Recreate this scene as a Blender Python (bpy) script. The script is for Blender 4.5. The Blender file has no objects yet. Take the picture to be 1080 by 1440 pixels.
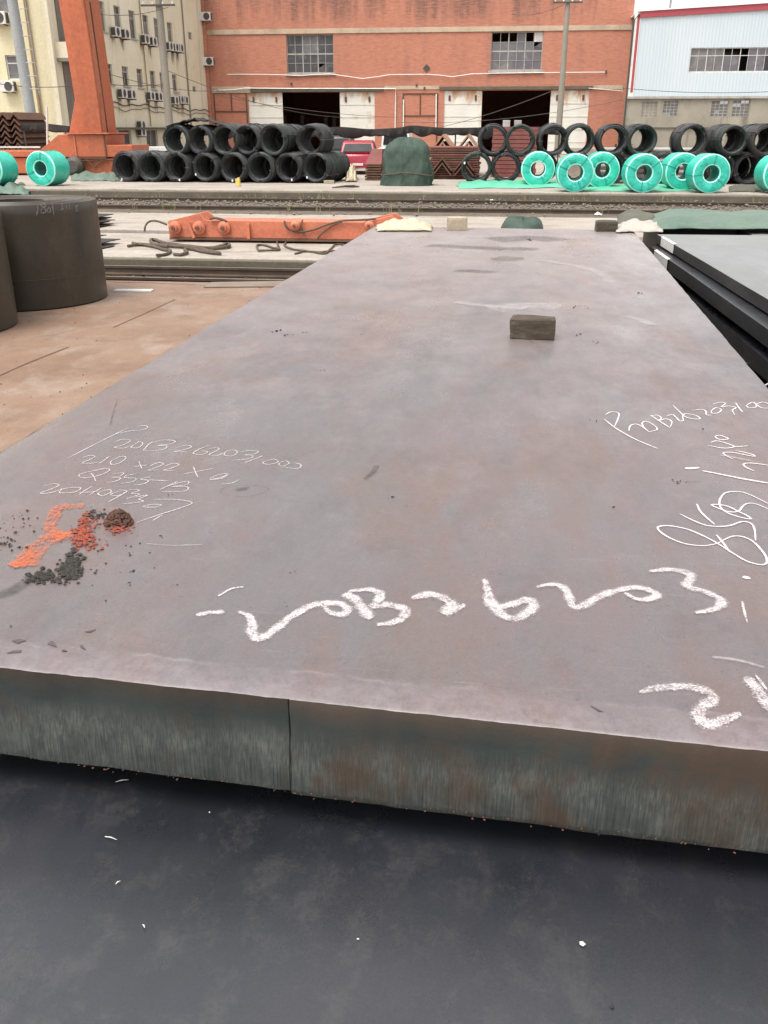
import bpy, math, random
from mathutils import Vector, Matrix, noise as MN
random.seed(7)
R_ = math.radians
scene = bpy.context.scene
COL = scene.collection

# ---------------------------------------------------------------- camera, sky, sun, exposure
F_PX = 1260.0; PITCH = math.atan(540 / F_PX); YAW = R_(7); CAM = Vector((0, 0, 2.3))
cam_d = bpy.data.cameras.new('camera'); cam = bpy.data.objects.new('camera', cam_d); COL.objects.link(cam)
cam_d.sensor_fit = 'VERTICAL'; cam_d.sensor_height = 36.0; cam_d.sensor_width = 27.0
cam_d.lens = 36.0 * F_PX / 1440.0; cam_d.clip_start = 0.05; cam_d.clip_end = 3000
cam.location = CAM; cam.rotation_euler = (math.pi / 2 - PITCH, 0, YAW)
scene.camera = cam
SUN_EL, SUN_AZ = R_(66), R_(215)          # compass-like azimuth measured from +Y clockwise
world = bpy.data.worlds.new('World'); scene.world = world; world.use_nodes = True
wn = world.node_tree.nodes; wl = world.node_tree.links
for n in list(wn): wn.remove(n)
sky = wn.new('ShaderNodeTexSky'); sky.sky_type = 'NISHITA'; sky.sun_disc = False
sky.sun_elevation = SUN_EL; sky.sun_rotation = SUN_AZ; sky.air_density = 1.0; sky.dust_density = 3.0; sky.ozone_density = 1.0
hs = wn.new('ShaderNodeHueSaturation'); hs.inputs['Saturation'].default_value = 0.06
bg = wn.new('ShaderNodeBackground'); bg.inputs['Strength'].default_value = 0.15
wo = wn.new('ShaderNodeOutputWorld')
wl.new(sky.outputs[0], hs.inputs['Color']); wl.new(hs.outputs[0], bg.inputs['Color']); wl.new(bg.outputs[0], wo.inputs['Surface'])
sun_d = bpy.data.lights.new('sun', 'SUN'); sun_d.energy = 1.3; sun_d.angle = R_(30); sun_d.color = (1.0, 0.95, 0.88)
sun = bpy.data.objects.new('sun', sun_d); COL.objects.link(sun)
sd = Vector((math.sin(SUN_AZ) * math.cos(SUN_EL), math.cos(SUN_AZ) * math.cos(SUN_EL), math.sin(SUN_EL)))
sun.rotation_euler = (-sd).to_track_quat('-Z', 'Y').to_euler()
scene.view_settings.view_transform = 'Standard'; scene.view_settings.look = 'None'
scene.view_settings.gamma = 1.0; scene.view_settings.exposure = 1.22
scene.view_settings.use_curve_mapping = False

# ---------------------------------------------------------------- where a photographed point lies on a plane of the place
_rot = cam.rotation_euler.to_matrix()
def ray(u, v): return _rot @ Vector((u - 540.0, 720.0 - v, -F_PX))
def onz(u, v, z): r = ray(u, v); return CAM + r * ((z - CAM.z) / r.z)
def ony(u, v, y): r = ray(u, v); return CAM + r * ((y - CAM.y) / r.y)
def onx(u, v, x): r = ray(u, v); return CAM + r * ((x - CAM.x) / r.x)

# ---------------------------------------------------------------- material helpers
class NT:
    def __init__(s, name):
        s.m = bpy.data.materials.new(name); s.m.use_nodes = True
        s.t = s.m.node_tree; s.b = s.t.nodes['Principled BSDF']; s.out = s.t.nodes['Material Output']
        s.geo = s.t.nodes.new('ShaderNodeNewGeometry')
    def new(s, k): return s.t.nodes.new(k)
    def link(s, a, b): s.t.links.new(a, b)
    def set(s, sock, v):
        if hasattr(v, 'is_linked') or isinstance(v, bpy.types.NodeSocket): s.link(v, sock)
        elif isinstance(v, (tuple, list)) and len(v) == 3 and len(sock.default_value) == 4: sock.default_value = (*v, 1)
        else: sock.default_value = v
    def pos(s, scale=(1, 1, 1), rot=(0, 0, 0), loc=(0, 0, 0)):
        mp = s.new('ShaderNodeMapping'); s.link(s.geo.outputs['Position'], mp.inputs['Vector'])
        mp.inputs['Scale'].default_value = scale; mp.inputs['Rotation'].default_value = rot; mp.inputs['Location'].default_value = loc
        return mp.outputs[0]
    def noise(s, scale=1.0, detail=4.0, rough=0.55, vec=None, dist=0.0):
        n = s.new('ShaderNodeTexNoise'); n.inputs['Scale'].default_value = scale; n.inputs['Detail'].default_value = detail
        n.inputs['Roughness'].default_value = rough; n.inputs['Distortion'].default_value = dist
        s.link(vec if vec is not None else s.geo.outputs['Position'], n.inputs['Vector']); return n.outputs['Fac']
    def ramp(s, fac, stops, interp='LINEAR'):
        r = s.new('ShaderNodeValToRGB'); r.color_ramp.interpolation = interp
        e = r.color_ramp.elements
        while len(e) < len(stops): e.new(0.5)
        for i, (p, c) in enumerate(stops):
            e[i].position = p; e[i].color = (c, c, c, 1) if isinstance(c, (int, float)) else (*c, 1)
        s.link(fac, r.inputs[0]); return r.outputs[0]
    def mix(s, fac, a, b, mode='MIX'):
        n = s.new('ShaderNodeMix'); n.data_type = 'RGBA'; n.blend_type = mode
        s.set(n.inputs[0], fac); s.set(n.inputs[6], a); s.set(n.inputs[7], b); return n.outputs[2]
    def math(s, op, a, b=0.0):
        n = s.new('ShaderNodeMath'); n.operation = op; s.set(n.inputs[0], a); s.set(n.inputs[1], b); return n.outputs[0]
    def sep(s, vec=None):
        n = s.new('ShaderNodeSeparateXYZ'); s.link(vec if vec is not None else s.geo.outputs['Position'], n.inputs[0]); return n.outputs
    def bump(s, h, strength=0.3, dist=0.02):
        n = s.new('ShaderNodeBump'); n.inputs['Strength'].default_value = strength; n.inputs['Distance'].default_value = dist
        s.link(h, n.inputs['Height']); s.link(n.outputs[0], s.b.inputs['Normal']); return n
    def done(s, col=None, rough=None, metal=0.0, spec=None):
        if col is not None: s.set(s.b.inputs['Base Color'], col)
        if rough is not None: s.set(s.b.inputs['Roughness'], rough)
        s.b.inputs['Metallic'].default_value = metal
        if spec is not None: s.b.inputs['Specular IOR Level'].default_value = spec
        return s.m

MATS = {}
def worn(name, base, other, scale=2.0, rough=0.7, grime=None, gscale=0.8, gamt=0.5, bump=0.15, bscale=20.0, bdist=0.01, stretch=(1, 1, 1), metal=0.0, spec=0.4, fine=0.25):
    """colour that varies in patches, a second layer of grime and a fine grain"""
    n = NT(name)
    a = n.noise(scale, 6, 0.6, n.pos(stretch))
    c = n.mix(n.ramp(a, [(0.32, 0.0), (0.68, 1.0)]), base, other)
    if grime:
        g = n.ramp(n.noise(gscale, 8, 0.65, n.pos(stretch, loc=(7.3, 2.1, 4.4)), 0.4), [(0.5, 0.0), (0.72, 1.0)])
        c = n.mix(n.math('MULTIPLY', g, gamt), c, grime)
    f = n.ramp(n.noise(scale * 14, 5, 0.7), [(0.25, 1.0 - fine), (0.75, 1.0 + fine)])
    c = n.mix(1.0, c, f, 'MULTIPLY')
    n.bump(n.noise(bscale, 6, 0.65, n.pos(stretch)), bump, bdist)
    r = n.math('ADD', n.math('MULTIPLY', n.noise(scale * 3, 4), 0.25), rough - 0.12)
    MATS[name] = n.done(c, r, metal, spec); return MATS[name]

def slab_top(name, tint=1.0, green=0.0, rbase=0.24, lip=None):
    n = NT(name)
    P = lambda l, sx=1.5, sy=0.55: n.pos((sx, sy, 1), loc=l)          # rolled along its length, so patches run that way
    big = n.noise(1.3, 9, 0.68, P((0, 0, 0)), 0.1)
    c = n.ramp(big, [(0.30, (0.118, 0.087, 0.082)), (0.44, (0.140, 0.101, 0.098)), (0.54, (0.126, 0.103, 0.104)), (0.70, (0.156, 0.118, 0.107))])
    c = n.mix(n.ramp(n.noise(1.6, 10, 0.72, P((3, 8, 1)), 0.1), [(0.48, 0.0), (0.60, 0.72)]), c, (0.140, 0.084, 0.064))
    c = n.mix(n.ramp(n.noise(1.3, 10, 0.70, P((13, 2, 1)), 0.1), [(0.46, 0.0), (0.60, 0.62)]), c, (0.112, 0.113, 0.114))
    c = n.mix(n.ramp(n.noise(5.5, 11, 0.78, P((5, 5, 5), 1.3, 0.8), 0.1), [(0.34, 0.50), (0.48, 0.0)]), c, (0.078, 0.062, 0.062))
    c = n.mix(n.ramp(n.noise(8, 11, 0.8, P((9, 1, 5), 1.0, 1.0), 0.1), [(0.54, 0.0), (0.68, 0.26)]), c, (0.225, 0.188, 0.182))
    far_sheen = n.new('ShaderNodeMapRange'); far_sheen.inputs['From Min'].default_value = 2.0; far_sheen.inputs['From Max'].default_value = 7.0
    n.link(n.sep()['Y'], far_sheen.inputs['Value'])                          # dust patches, with the far end's pale sheen painted into the colour
    du = n.ramp(n.math('ADD', n.math('ADD', n.math('MULTIPLY', n.noise(2.6, 12, 0.78, P((6, 3, 2), 1.2, 0.8), 0.1), 0.62), 0.17), n.math('MULTIPLY', far_sheen.outputs[0], 0.30)), [(0.52, 0.0), (0.86, 0.85)])
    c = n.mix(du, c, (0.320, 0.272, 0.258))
    for (rot, lo, loc) in ((0.35, 0.655, (1, 2, 3)), (-0.9, 0.665, (4, 8, 1)), (1.35, 0.655, (2, 6, 7))):      # fine scratches
        sc = n.ramp(n.noise(9, 6, 0.7, n.pos((0.5, 14, 1), (0, 0, rot), loc)), [(lo, 0.0), (lo + 0.05, 0.45)])
        c = n.mix(sc, c, (0.29, 0.25, 0.245))
    c = n.mix(n.ramp(n.noise(70, 4, 0.7), [(0.28, 0.75), (0.37, 0.0)]), c, (0.050, 0.040, 0.038))
    c = n.mix(n.ramp(n.noise(46, 5, 0.7, P((2, 2, 8), 1, 1)), [(0.66, 0.0), (0.73, 0.6)]), c, (0.150, 0.078, 0.050))
    fine = n.ramp(n.noise(230, 4, 0.75), [(0.25, 0.74), (0.75, 1.26)])
    c = n.mix(1.0, c, fine, 'MULTIPLY')
    if green: c = n.mix(green, c, (0.13, 0.152, 0.15))
    if lip:                          # dusty, coarser band along the torch-cut near edge and the bare worn arris
        dx, dy, off = lip; p = n.sep()
        d = n.math('SUBTRACT', off, n.math('ADD', n.math('MULTIPLY', p['X'], dx), n.math('MULTIPLY', p['Y'], dy)))
        dn = n.math('ADD', d, n.math('MULTIPLY', n.math('SUBTRACT', n.noise(9, 6, 0.7), 0.5), 0.05))
        band = n.ramp(dn, [(0.035, 1.0), (0.075, 0.0)])
        grain = n.ramp(n.noise(38, 8, 0.78), [(0.36, 0.0), (0.66, 0.60)])
        c = n.mix(n.math('MULTIPLY', band, grain), c, (0.240, 0.196, 0.204))
        cr = n.ramp(n.math('ABSOLUTE', n.math('SUBTRACT', dn, 0.062)), [(0.0008, 0.22), (0.005, 0.0)])
        c = n.mix(n.math('MULTIPLY', cr, n.ramp(n.noise(11, 5, 0.7), [(0.45, 0.0), (0.6, 1.0)])), c, (0.40, 0.37, 0.37))
        ar = n.ramp(n.math('ADD', d, n.math('MULTIPLY', n.math('SUBTRACT', n.noise(60, 4, 0.7), 0.5), 0.004)), [(0.0015, 0.75), (0.0045, 0.0)])
        c = n.mix(ar, c, (0.40, 0.36, 0.355))
    if tint != 1.0: c = n.mix(1.0, c, (tint, tint, tint * 1.02), 'MULTIPLY')
    n.bump(n.math('ADD', n.noise(130, 6, 0.75), n.math('MULTIPLY', n.noise(9, 6, 0.66, P((0, 1, 0))), 1.3)), 0.17, 0.004)
    r = n.math('ADD', n.math('MULTIPLY', n.ramp(n.noise(2.4, 9, 0.7, P((2, 2, 2))), [(0.36, 0.0), (0.64, 1.0)]), 0.26), rbase + 0.05)
    MATS[name] = n.done(c, r, 0.0, 0.85); return MATS[name]
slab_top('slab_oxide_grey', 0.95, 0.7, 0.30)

def lower_slab_mat():
    n = NT('slab_dark_scale')
    a = n.noise(2.2, 8, 0.62, n.pos((1, 0.7, 1), loc=(0, 3, 0)), 0.1)
    c = n.ramp(a, [(0.3, (0.011, 0.012, 0.015)), (0.5, (0.016, 0.017, 0.022)), (0.62, (0.020, 0.020, 0.025)), (0.75, (0.028, 0.028, 0.034))])
    w = n.ramp(n.noise(11, 11, 0.8, n.pos((1, 0.8, 1), loc=(8, 1, 2)), 0.1), [(0.50, 0.0), (0.62, 0.75)])
    c = n.mix(w, c, (0.034, 0.033, 0.034))
    d = n.ramp(n.noise(6, 8, 0.7, n.pos((1.3, 0.5, 1), loc=(2, 7, 2)), 0.1), [(0.56, 0.0), (0.68, 0.7)])
    c = n.mix(d, c, (0.012, 0.012, 0.013))
    c = n.mix(1.0, c, n.ramp(n.noise(240, 4, 0.75), [(0.25, 0.7), (0.75, 1.35)]), 'MULTIPLY')
    n.bump(n.noise(330, 5, 0.75), 0.12, 0.002)
    r = n.math('ADD', n.math('MULTIPLY', n.noise(5, 9, 0.72, n.pos((1.2, 0.6, 1))), 0.34), 0.13)
    MATS['slab_dark_scale'] = n.done(c, r, 0.0, 1.0)
lower_slab_mat()

def cut_face_mat():
    n = NT('flame_cut_face')
    z = n.sep()['Z']
    low = n.ramp(n.math('ADD', z, n.math('MULTIPLY', n.noise(6, 4, 0.6, n.pos((1, 1, 0.2))), 0.10)), [(0.0, 0.0), (1.0, 1.0)])
    lowm = n.new('ShaderNodeMapRange'); lowm.inputs['From Min'].default_value = 1.465; lowm.inputs['From Max'].default_value = 1.415
    n.link(n.math('ADD', z, n.math('MULTIPLY', n.noise(6, 4, 0.6, n.pos((1, 1, 0.2))), 0.06)), lowm.inputs['Value'])
    fl = lowm.outputs[0]
    drag = n.noise(420, 2, 0.5, n.pos((1.0, 1.0, 0.004)), 0.0)
    dragb = n.noise(18, 9, 0.74, n.pos((1.0, 1.0, 0.8)), 0.1)
    up = n.ramp(n.noise(5, 6, 0.6), [(0.3, (0.015, 0.020, 0.019)), (0.7, (0.029, 0.035, 0.033))])
    lo = n.ramp(n.math('ADD', n.math('MULTIPLY', drag, 0.42), n.math('MULTIPLY', dragb, 0.58)), [(0.36, (0.022, 0.026, 0.024)), (0.5, (0.042, 0.046, 0.042)), (0.64, (0.080, 0.083, 0.075))])
    c = n.mix(fl, up, lo)
    x = n.sep()['X']
    rx = n.new('ShaderNodeMapRange'); rx.inputs['From Min'].default_value = -0.5; rx.inputs['From Max'].default_value = 0.45
    n.link(x, rx.inputs['Value'])
    ru = n.ramp(n.math('ADD', n.noise(7, 6, 0.65, n.pos((1, 1, 0.7), loc=(4, 1, 1)), 0.4), n.math('MULTIPLY', rx.outputs[0], 0.15)), [(0.54, 0.0), (0.70, 0.7)])
    c = n.mix(ru, c, (0.048, 0.027, 0.015))
    # a lip of brown scale under the top edge
    tp = n.new('ShaderNodeMapRange'); tp.inputs['From Min'].default_value = 1.450; tp.inputs['From Max'].default_value = 1.482
    n.link(n.math('ADD', z, n.math('MULTIPLY', n.math('SUBTRACT', n.noise(14, 5, 0.6), 0.5), 0.05)), tp.inputs['Value'])
    c = n.mix(n.math('MULTIPLY', tp.outputs[0], 0.75), c, (0.048, 0.031, 0.021))
    n.bump(n.math('ADD', n.math('MULTIPLY', drag, fl), n.math('MULTIPLY', n.noise(90, 6, 0.7), 0.5)), 0.4, 0.004)
    MATS['flame_cut_face'] = n.done(c, 0.62, 0.0, 0.35)
cut_face_mat()

def chalk_mat(name, col, lo, hi, scale=260, soft=0.22, amax=1.0):
    n = NT(name)
    at = n.new('ShaderNodeAttribute'); at.attribute_name = 'core'       # 1 along the middle of a stroke, 0 at its edge
    g = n.math('ADD', n.math('MULTIPLY', n.noise(scale, 3, 0.6), 0.6), n.math('MULTIPLY', n.noise(scale * 0.13, 4, 0.65), 0.4))
    g = n.math('ADD', g, n.math('MULTIPLY', n.math('SUBTRACT', n.math('MINIMUM', n.math('MULTIPLY', at.outputs['Fac'], 1.7), 1.0), 1.0), soft))
    a = n.math('MULTIPLY', n.ramp(g, [(lo, 0.0), (hi, 1.0)]), amax)
    tr = n.new('ShaderNodeBsdfTransparent'); mx = n.new('ShaderNodeMixShader')
    n.link(a, mx.inputs[0]); n.link(tr.outputs[0], mx.inputs[1]); n.link(n.b.outputs[0], mx.inputs[2]); n.link(mx.outputs[0], n.out.inputs['Surface'])
    MATS[name] = n.done(col, 0.95, 0.0, 0.1)
chalk_mat('chalk_thick', (0.56, 0.51, 0.51), 0.34, 0.60, 330, 0.22, 0.92)
chalk_mat('chalk_thin', (0.58, 0.54, 0.54), 0.26, 0.44, 300, 0.10, 0.92)
chalk_mat('chalk_rubbed', (0.52, 0.48, 0.48), 0.28, 0.54, 200, 0.10, 0.75)
chalk_mat('chalk_faint', (0.46, 0.42, 0.41), 0.32, 0.66, 70, 0.38, 0.5)
chalk_mat('chalk_dusty', (0.55, 0.50, 0.50), 0.36, 0.60, 300, 0.22, 0.85)
chalk_mat('orange_spray', (0.50, 0.140, 0.070), 0.38, 0.66, 130, 0.36, 0.85)
chalk_mat('dark_smear', (0.03, 0.026, 0.026), 0.30, 0.66, 40, 0.40, 0.38)

def brick_mat():
    n = NT('red_brick')
    tc = n.new('ShaderNodeCombineXYZ'); s = n.sep()
    n.link(n.math('ADD', s['X'], s['Y']), tc.inputs[0]); n.link(s['Z'], tc.inputs[1])
    b = n.new('ShaderNodeTexBrick'); n.link(tc.outputs[0], b.inputs['Vector'])
    b.inputs['Scale'].default_value = 1.0; b.inputs['Brick Width'].default_value = 0.26; b.inputs['Row Height'].default_value = 0.075
    b.inputs['Mortar Size'].default_value = 0.007
    b.inputs['Color1'].default_value = (0.41, 0.155, 0.102, 1); b.inputs['Color2'].default_value = (0.36, 0.122, 0.075, 1); b.inputs['Mortar'].default_value = (0.36, 0.21, 0.155, 1)
    c = n.mix(n.ramp(n.noise(0.22, 6, 0.6), [(0.35, 0.0), (0.65, 0.6)]), b.outputs['Color'], (0.40, 0.165, 0.112))
    c = n.mix(n.ramp(n.noise(0.5, 7, 0.65, n.pos((1, 1, 0.25), loc=(9, 0, 2)), 0.5), [(0.52, 0.0), (0.72, 0.6)]), c, (0.20, 0.100, 0.078))
    c = n.mix(n.ramp(n.noise(1.1, 6, 0.7, n.pos((1, 1, 0.5), loc=(2, 0, 6)), 0.5), [(0.58, 0.0), (0.8, 0.4)]), c, (0.46, 0.29, 0.22))
    zz = n.new('ShaderNodeMapRange'); zz.inputs['From Min'].default_value = 9.6; zz.inputs['From Max'].default_value = 12.2
    n.link(s['Z'], zz.inputs['Value'])
    strk = n.ramp(n.math('ADD', n.noise(0.55, 7, 0.7, n.pos((1, 1, 0.10), loc=(4, 0, 0))), n.math('MULTIPLY', zz.outputs[0], 0.12)), [(0.50, 0.0), (0.66, 0.8)])
    c = n.mix(n.math('MULTIPLY', strk, n.ramp(zz.outputs[0], [(0.0, 0.15), (0.3, 1.0)])), c, (0.095, 0.058, 0.052))
    c = n.mix(n.ramp(n.noise(1.0, 5, 0.75, n.pos((1.6, 1.6, 9.0), loc=(1, 1, 1))), [(0.40, 0.0), (0.62, 0.42)]), c, (0.50, 0.255, 0.175))
    c = n.mix(n.ramp(n.noise(1.0, 5, 0.75, n.pos((1.9, 1.9, 8.0), loc=(8, 3, 5))), [(0.50, 0.0), (0.68, 0.45)]), c, (0.235, 0.085, 0.060))
    n.bump(b.outputs['Fac'], 0.2, -0.01)
    MATS['red_brick'] = n.done(c, 0.9, 0.0, 0.2)
brick_mat()

def plaster_mat(name, base, other, streak, amt=0.7, z0=None, z1=None):
    n = NT(name)
    c = n.mix(n.ramp(n.noise(0.25, 6, 0.6), [(0.35, 0.0), (0.65, 1.0)]), base, other)
    s1 = n.noise(0.9, 8, 0.72, n.pos((1, 1, 0.09)), 0.2)
    c = n.mix(n.ramp(s1, [(0.54, 0.0), (0.74, amt)]), c, streak)
    s2 = n.noise(0.6, 8, 0.7, n.pos((1, 1, 0.7), loc=(3, 4, 1)), 0.8)
    c = n.mix(n.ramp(s2, [(0.60, 0.0), (0.78, amt * 0.7)]), c, streak)
    c = n.mix(1.0, c, n.ramp(n.noise(9, 6, 0.7), [(0.25, 0.88), (0.75, 1.1)]), 'MULTIPLY')
    n.bump(n.noise(14, 6, 0.7), 0.2, 0.02)
    MATS[name] = n.done(c, 0.9, 0.0, 0.2)
plaster_mat('cream_plaster', (0.70, 0.65, 0.52), (0.64, 0.57, 0.42), (0.24, 0.20, 0.15), 0.7)
plaster_mat('yellow_plaster', (0.64, 0.58, 0.40), (0.60, 0.53, 0.35), (0.38, 0.32, 0.21), 0.45)
plaster_mat('grey_render', (0.32, 0.29, 0.235), (0.20, 0.18, 0.145), (0.06, 0.055, 0.043), 1.0)
plaster_mat('white_gate', (0.80, 0.77, 0.69), (0.78, 0.75, 0.66), (0.55, 0.42, 0.28), 0.35)
def gate_mat():
    n = NT('gate_panel')
    z = n.sep()['Z']; m = n.new('ShaderNodeMapRange'); m.inputs['From Min'].default_value = 3.7; m.inputs['From Max'].default_value = 5.2
    n.link(z, m.inputs['Value'])
    c = n.mix(n.ramp(n.noise(0.8, 6, 0.6), [(0.3, 0.0), (0.7, 1.0)]), (0.62, 0.60, 0.53), (0.54, 0.52, 0.47))
    r = n.ramp(n.math('ADD', n.noise(1.3, 8, 0.72, n.pos((1, 1, 0.4)), 0.6), n.math('MULTIPLY', m.outputs[0], 0.22)), [(0.56, 0.0), (0.78, 1.0)])
    c = n.mix(r, c, (0.38, 0.19, 0.085))
    n.bump(n.noise(2, 5, 0.6, n.pos((0.4, 1, 3))), 0.3, 0.05)
    MATS['gate_panel'] = n.done(c, 0.6, 0.0, 0.4)
gate_mat()
def cladding_mat():
    n = NT('white_cladding')
    x = n.sep()['X']; w = n.math('SINE', n.math('MULTIPLY', x, 2 * math.pi / 0.24))
    c = n.mix(n.ramp(n.noise(0.3, 6, 0.6, n.pos((1, 1, 0.2))), [(0.35, 0.0), (0.7, 1.0)]), (0.44, 0.495, 0.53), (0.48, 0.53, 0.56))
    c = n.mix(n.ramp(w, [(0.86, 0.0), (1.0, 0.10)]), c, (0.38, 0.43, 0.47))
    n.bump(w, 0.35, 0.02)
    MATS['white_cladding'] = n.done(c, 0.5, 0.0, 0.4)
cladding_mat()
def ground_mat():
    n = NT('rusty_yard')
    a = n.noise(0.8, 9, 0.68, n.pos((1.0, 0.8, 1)), 0.2)
    c = n.ramp(a, [(0.28, (0.150, 0.088, 0.056)), (0.5, (0.205, 0.128, 0.086)), (0.72, (0.245, 0.166, 0.120))])
    c = n.mix(n.ramp(n.noise(1.6, 9, 0.72, n.pos((1.1, 0.8, 1), loc=(4, 2, 0)), 0.2), [(0.50, 0.0), (0.68, 0.7)]), c, (0.27, 0.22, 0.18))
    c = n.mix(n.ramp(n.noise(1.2, 10, 0.74, n.pos((1.1, 0.9, 1), loc=(1, 7, 0)), 0.2), [(0.52, 0.0), (0.68, 0.62)]), c, (0.110, 0.070, 0.046))
    c = n.mix(1.0, c, n.ramp(n.noise(40, 6, 0.75), [(0.25, 0.78), (0.75, 1.2)]), 'MULTIPLY')
    n.bump(n.noise(25, 8, 0.7), 0.3, 0.015)
    MATS['rusty_yard'] = n.done(c, n.math('ADD', n.math('MULTIPLY', n.noise(1.4, 5), 0.4), 0.45), 0.0, 0.4)
ground_mat()
worn('pale_concrete', (0.34, 0.300, 0.260), (0.27, 0.230, 0.192), 0.9, 0.85, (0.155, 0.125, 0.10), 1.1, 0.75, 0.3, 22, 0.01, (0.6, 1.4, 1))
worn('kerb_concrete', (0.125, 0.105, 0.075), (0.085, 0.072, 0.052), 1.2, 0.9, (0.09, 0.08, 0.06), 1.0, 0.8, 0.4, 18, 0.02)
worn('ballast_dirt', (0.085, 0.066, 0.048), (0.135, 0.108, 0.080), 1.5, 0.95, (0.07, 0.06, 0.05), 2.0, 0.6, 0.6, 30, 0.04)
worn('gravel', (0.105, 0.088, 0.070), (0.175, 0.150, 0.122), 6.0, 0.95, (0.10, 0.09, 0.08), 4.0, 0.6, 0.3, 40, 0.01)
worn('rail_steel', (0.050, 0.034, 0.024), (0.085, 0.056, 0.038), 3.0, 0.6, (0.05, 0.04, 0.035), 3.0, 0.5)
worn('rail_top', (0.30, 0.25, 0.21), (0.22, 0.17, 0.13), 2.0, 0.4, None, metal=0.6)
worn('grey_band', (0.46, 0.36, 0.26), (0.38, 0.30, 0.22), 1.0, 0.9, (0.20, 0.15, 0.11), 0.7, 0.7)
worn('crane_orange', (0.40, 0.105, 0.045), (0.35, 0.090, 0.038), 0.5, 0.5, (0.24, 0.07, 0.035), 0.8, 0.7, 0.1, 10, 0.01, (1, 1, 0.3))
worn('crane_orange_side', (0.42, 0.135, 0.070), (0.38, 0.115, 0.055), 0.5, 0.5, (0.28, 0.09, 0.045), 0.8, 0.5, 0.1, 10, 0.01, (1, 1, 0.3))
worn('beam_orange', (0.48, 0.135, 0.075), (0.44, 0.155, 0.085), 1.2, 0.55, (0.30, 0.085, 0.05), 1.6, 0.75, 0.15, 12, 0.01, (0.5, 1, 1))
worn('rust_dark', (0.085, 0.045, 0.030), (0.13, 0.065, 0.04), 3.0, 0.85, (0.04, 0.025, 0.02), 2.0, 0.5)
worn('rust_maroon', (0.165, 0.052, 0.046), (0.21, 0.075, 0.06), 1.5, 0.75, (0.08, 0.03, 0.03), 1.5, 0.6)
worn('rust_tan', (0.30, 0.155, 0.095), (0.35, 0.21, 0.14), 2.0, 0.8, (0.25, 0.12, 0.08), 2.0, 0.5)
worn('wire_black', (0.022, 0.022, 0.024), (0.036, 0.035, 0.038), 4.0, 0.5, (0.085, 0.065, 0.05), 1.2, 0.45, 0.5, 60, 0.01, (1, 1, 1), 0.2, 0.5)
worn('wire_black_green', (0.023, 0.028, 0.027), (0.036, 0.042, 0.039), 4.0, 0.5, (0.085, 0.075, 0.05), 1.2, 0.45, 0.5, 60, 0.01, (1, 1, 1), 0.2, 0.5)
worn('coil_steel', (0.024, 0.018, 0.011), (0.042, 0.032, 0.020), 1.6, 0.42, (0.075, 0.056, 0.034), 0.9, 0.8, 0.12, 30, 0.004, (1, 1, 0.5), 0.0, 0.5)
worn('teal_film', (0.016, 0.40, 0.29), (0.030, 0.46, 0.35), 3.0, 0.32, (0.03, 0.44, 0.33), 5.0, 0.6, 0.5, 9, 0.05, (1, 1, 1), 0, 0.6, 0.12)
worn('teal_film_edge', (0.42, 0.80, 0.71), (0.30, 0.74, 0.62), 6.0, 0.35, None, fine=0.1)
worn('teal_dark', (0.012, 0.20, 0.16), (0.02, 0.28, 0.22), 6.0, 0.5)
worn('tarp_bright', (0.085, 0.38, 0.235), (0.115, 0.43, 0.28), 3.0, 0.5, (0.08, 0.34, 0.22), 2.0, 0.5, 0.3, 8, 0.03)
worn('tarp_dull', (0.080, 0.125, 0.095), (0.110, 0.155, 0.120), 2.0, 0.6, (0.12, 0.15, 0.12), 1.5, 0.6, 0.3, 10, 0.02)
worn('tarp_dark', (0.024, 0.044, 0.032), (0.040, 0.064, 0.048), 2.0, 0.7, (0.10, 0.12, 0.09), 1.2, 0.5, 0.3, 12, 0.02)
worn('tarp_olive', (0.07, 0.068, 0.05), (0.10, 0.098, 0.07), 5.0, 0.8, (0.06, 0.06, 0.05), 3.0, 0.6)
worn('black_net', (0.022, 0.022, 0.022), (0.034, 0.032, 0.030), 3.0, 0.9, (0.07, 0.06, 0.05), 2.0, 0.5)
worn('pole_concrete', (0.25, 0.225, 0.185), (0.20, 0.18, 0.145), 1.2, 0.9, (0.17, 0.15, 0.12), 1.0, 0.6, stretch=(1, 1, 0.3))
worn('pole_steel', (0.30, 0.31, 0.31), (0.25, 0.26, 0.26), 1.0, 0.55, (0.20, 0.14, 0.10), 1.2, 0.5, stretch=(1, 1, 0.3))
worn('brown_pipe', (0.20, 0.15, 0.08), (0.26, 0.19, 0.10), 1.0, 0.7)
worn('white_paint', (0.74, 0.73, 0.70), (0.68, 0.67, 0.63), 2.0, 0.6, (0.45, 0.38, 0.30), 2.0, 0.4)
worn('dull_white', (0.60, 0.59, 0.56), (0.52, 0.51, 0.48), 2.5, 0.6, (0.30, 0.26, 0.22), 2.0, 0.6)
worn('dark_metal', (0.045, 0.042, 0.038), (0.07, 0.06, 0.05), 4.0, 0.6)
worn('red_trim', (0.34, 0.05, 0.065), (0.30, 0.055, 0.07), 1.0, 0.5)
worn('grey_frame', (0.30, 0.29, 0.27), (0.38, 0.36, 0.33), 2.0, 0.7, (0.16, 0.13, 0.11), 2.0, 0.6)
worn('pane_grey', (0.062, 0.062, 0.066), (0.046, 0.046, 0.050), 1.6, 0.35, (0.19, 0.18, 0.17), 1.5, 0.5, fine=0.1)
worn('pane_dusty', (0.135, 0.130, 0.128), (0.11, 0.106, 0.108), 1.6, 0.5, (0.30, 0.28, 0.26), 1.5, 0.6, fine=0.1)
worn('pane_mauve', (0.125, 0.115, 0.126), (0.10, 0.094, 0.106), 1.6, 0.4, (0.26, 0.24, 0.24), 1.5, 0.5, fine=0.1)
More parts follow.
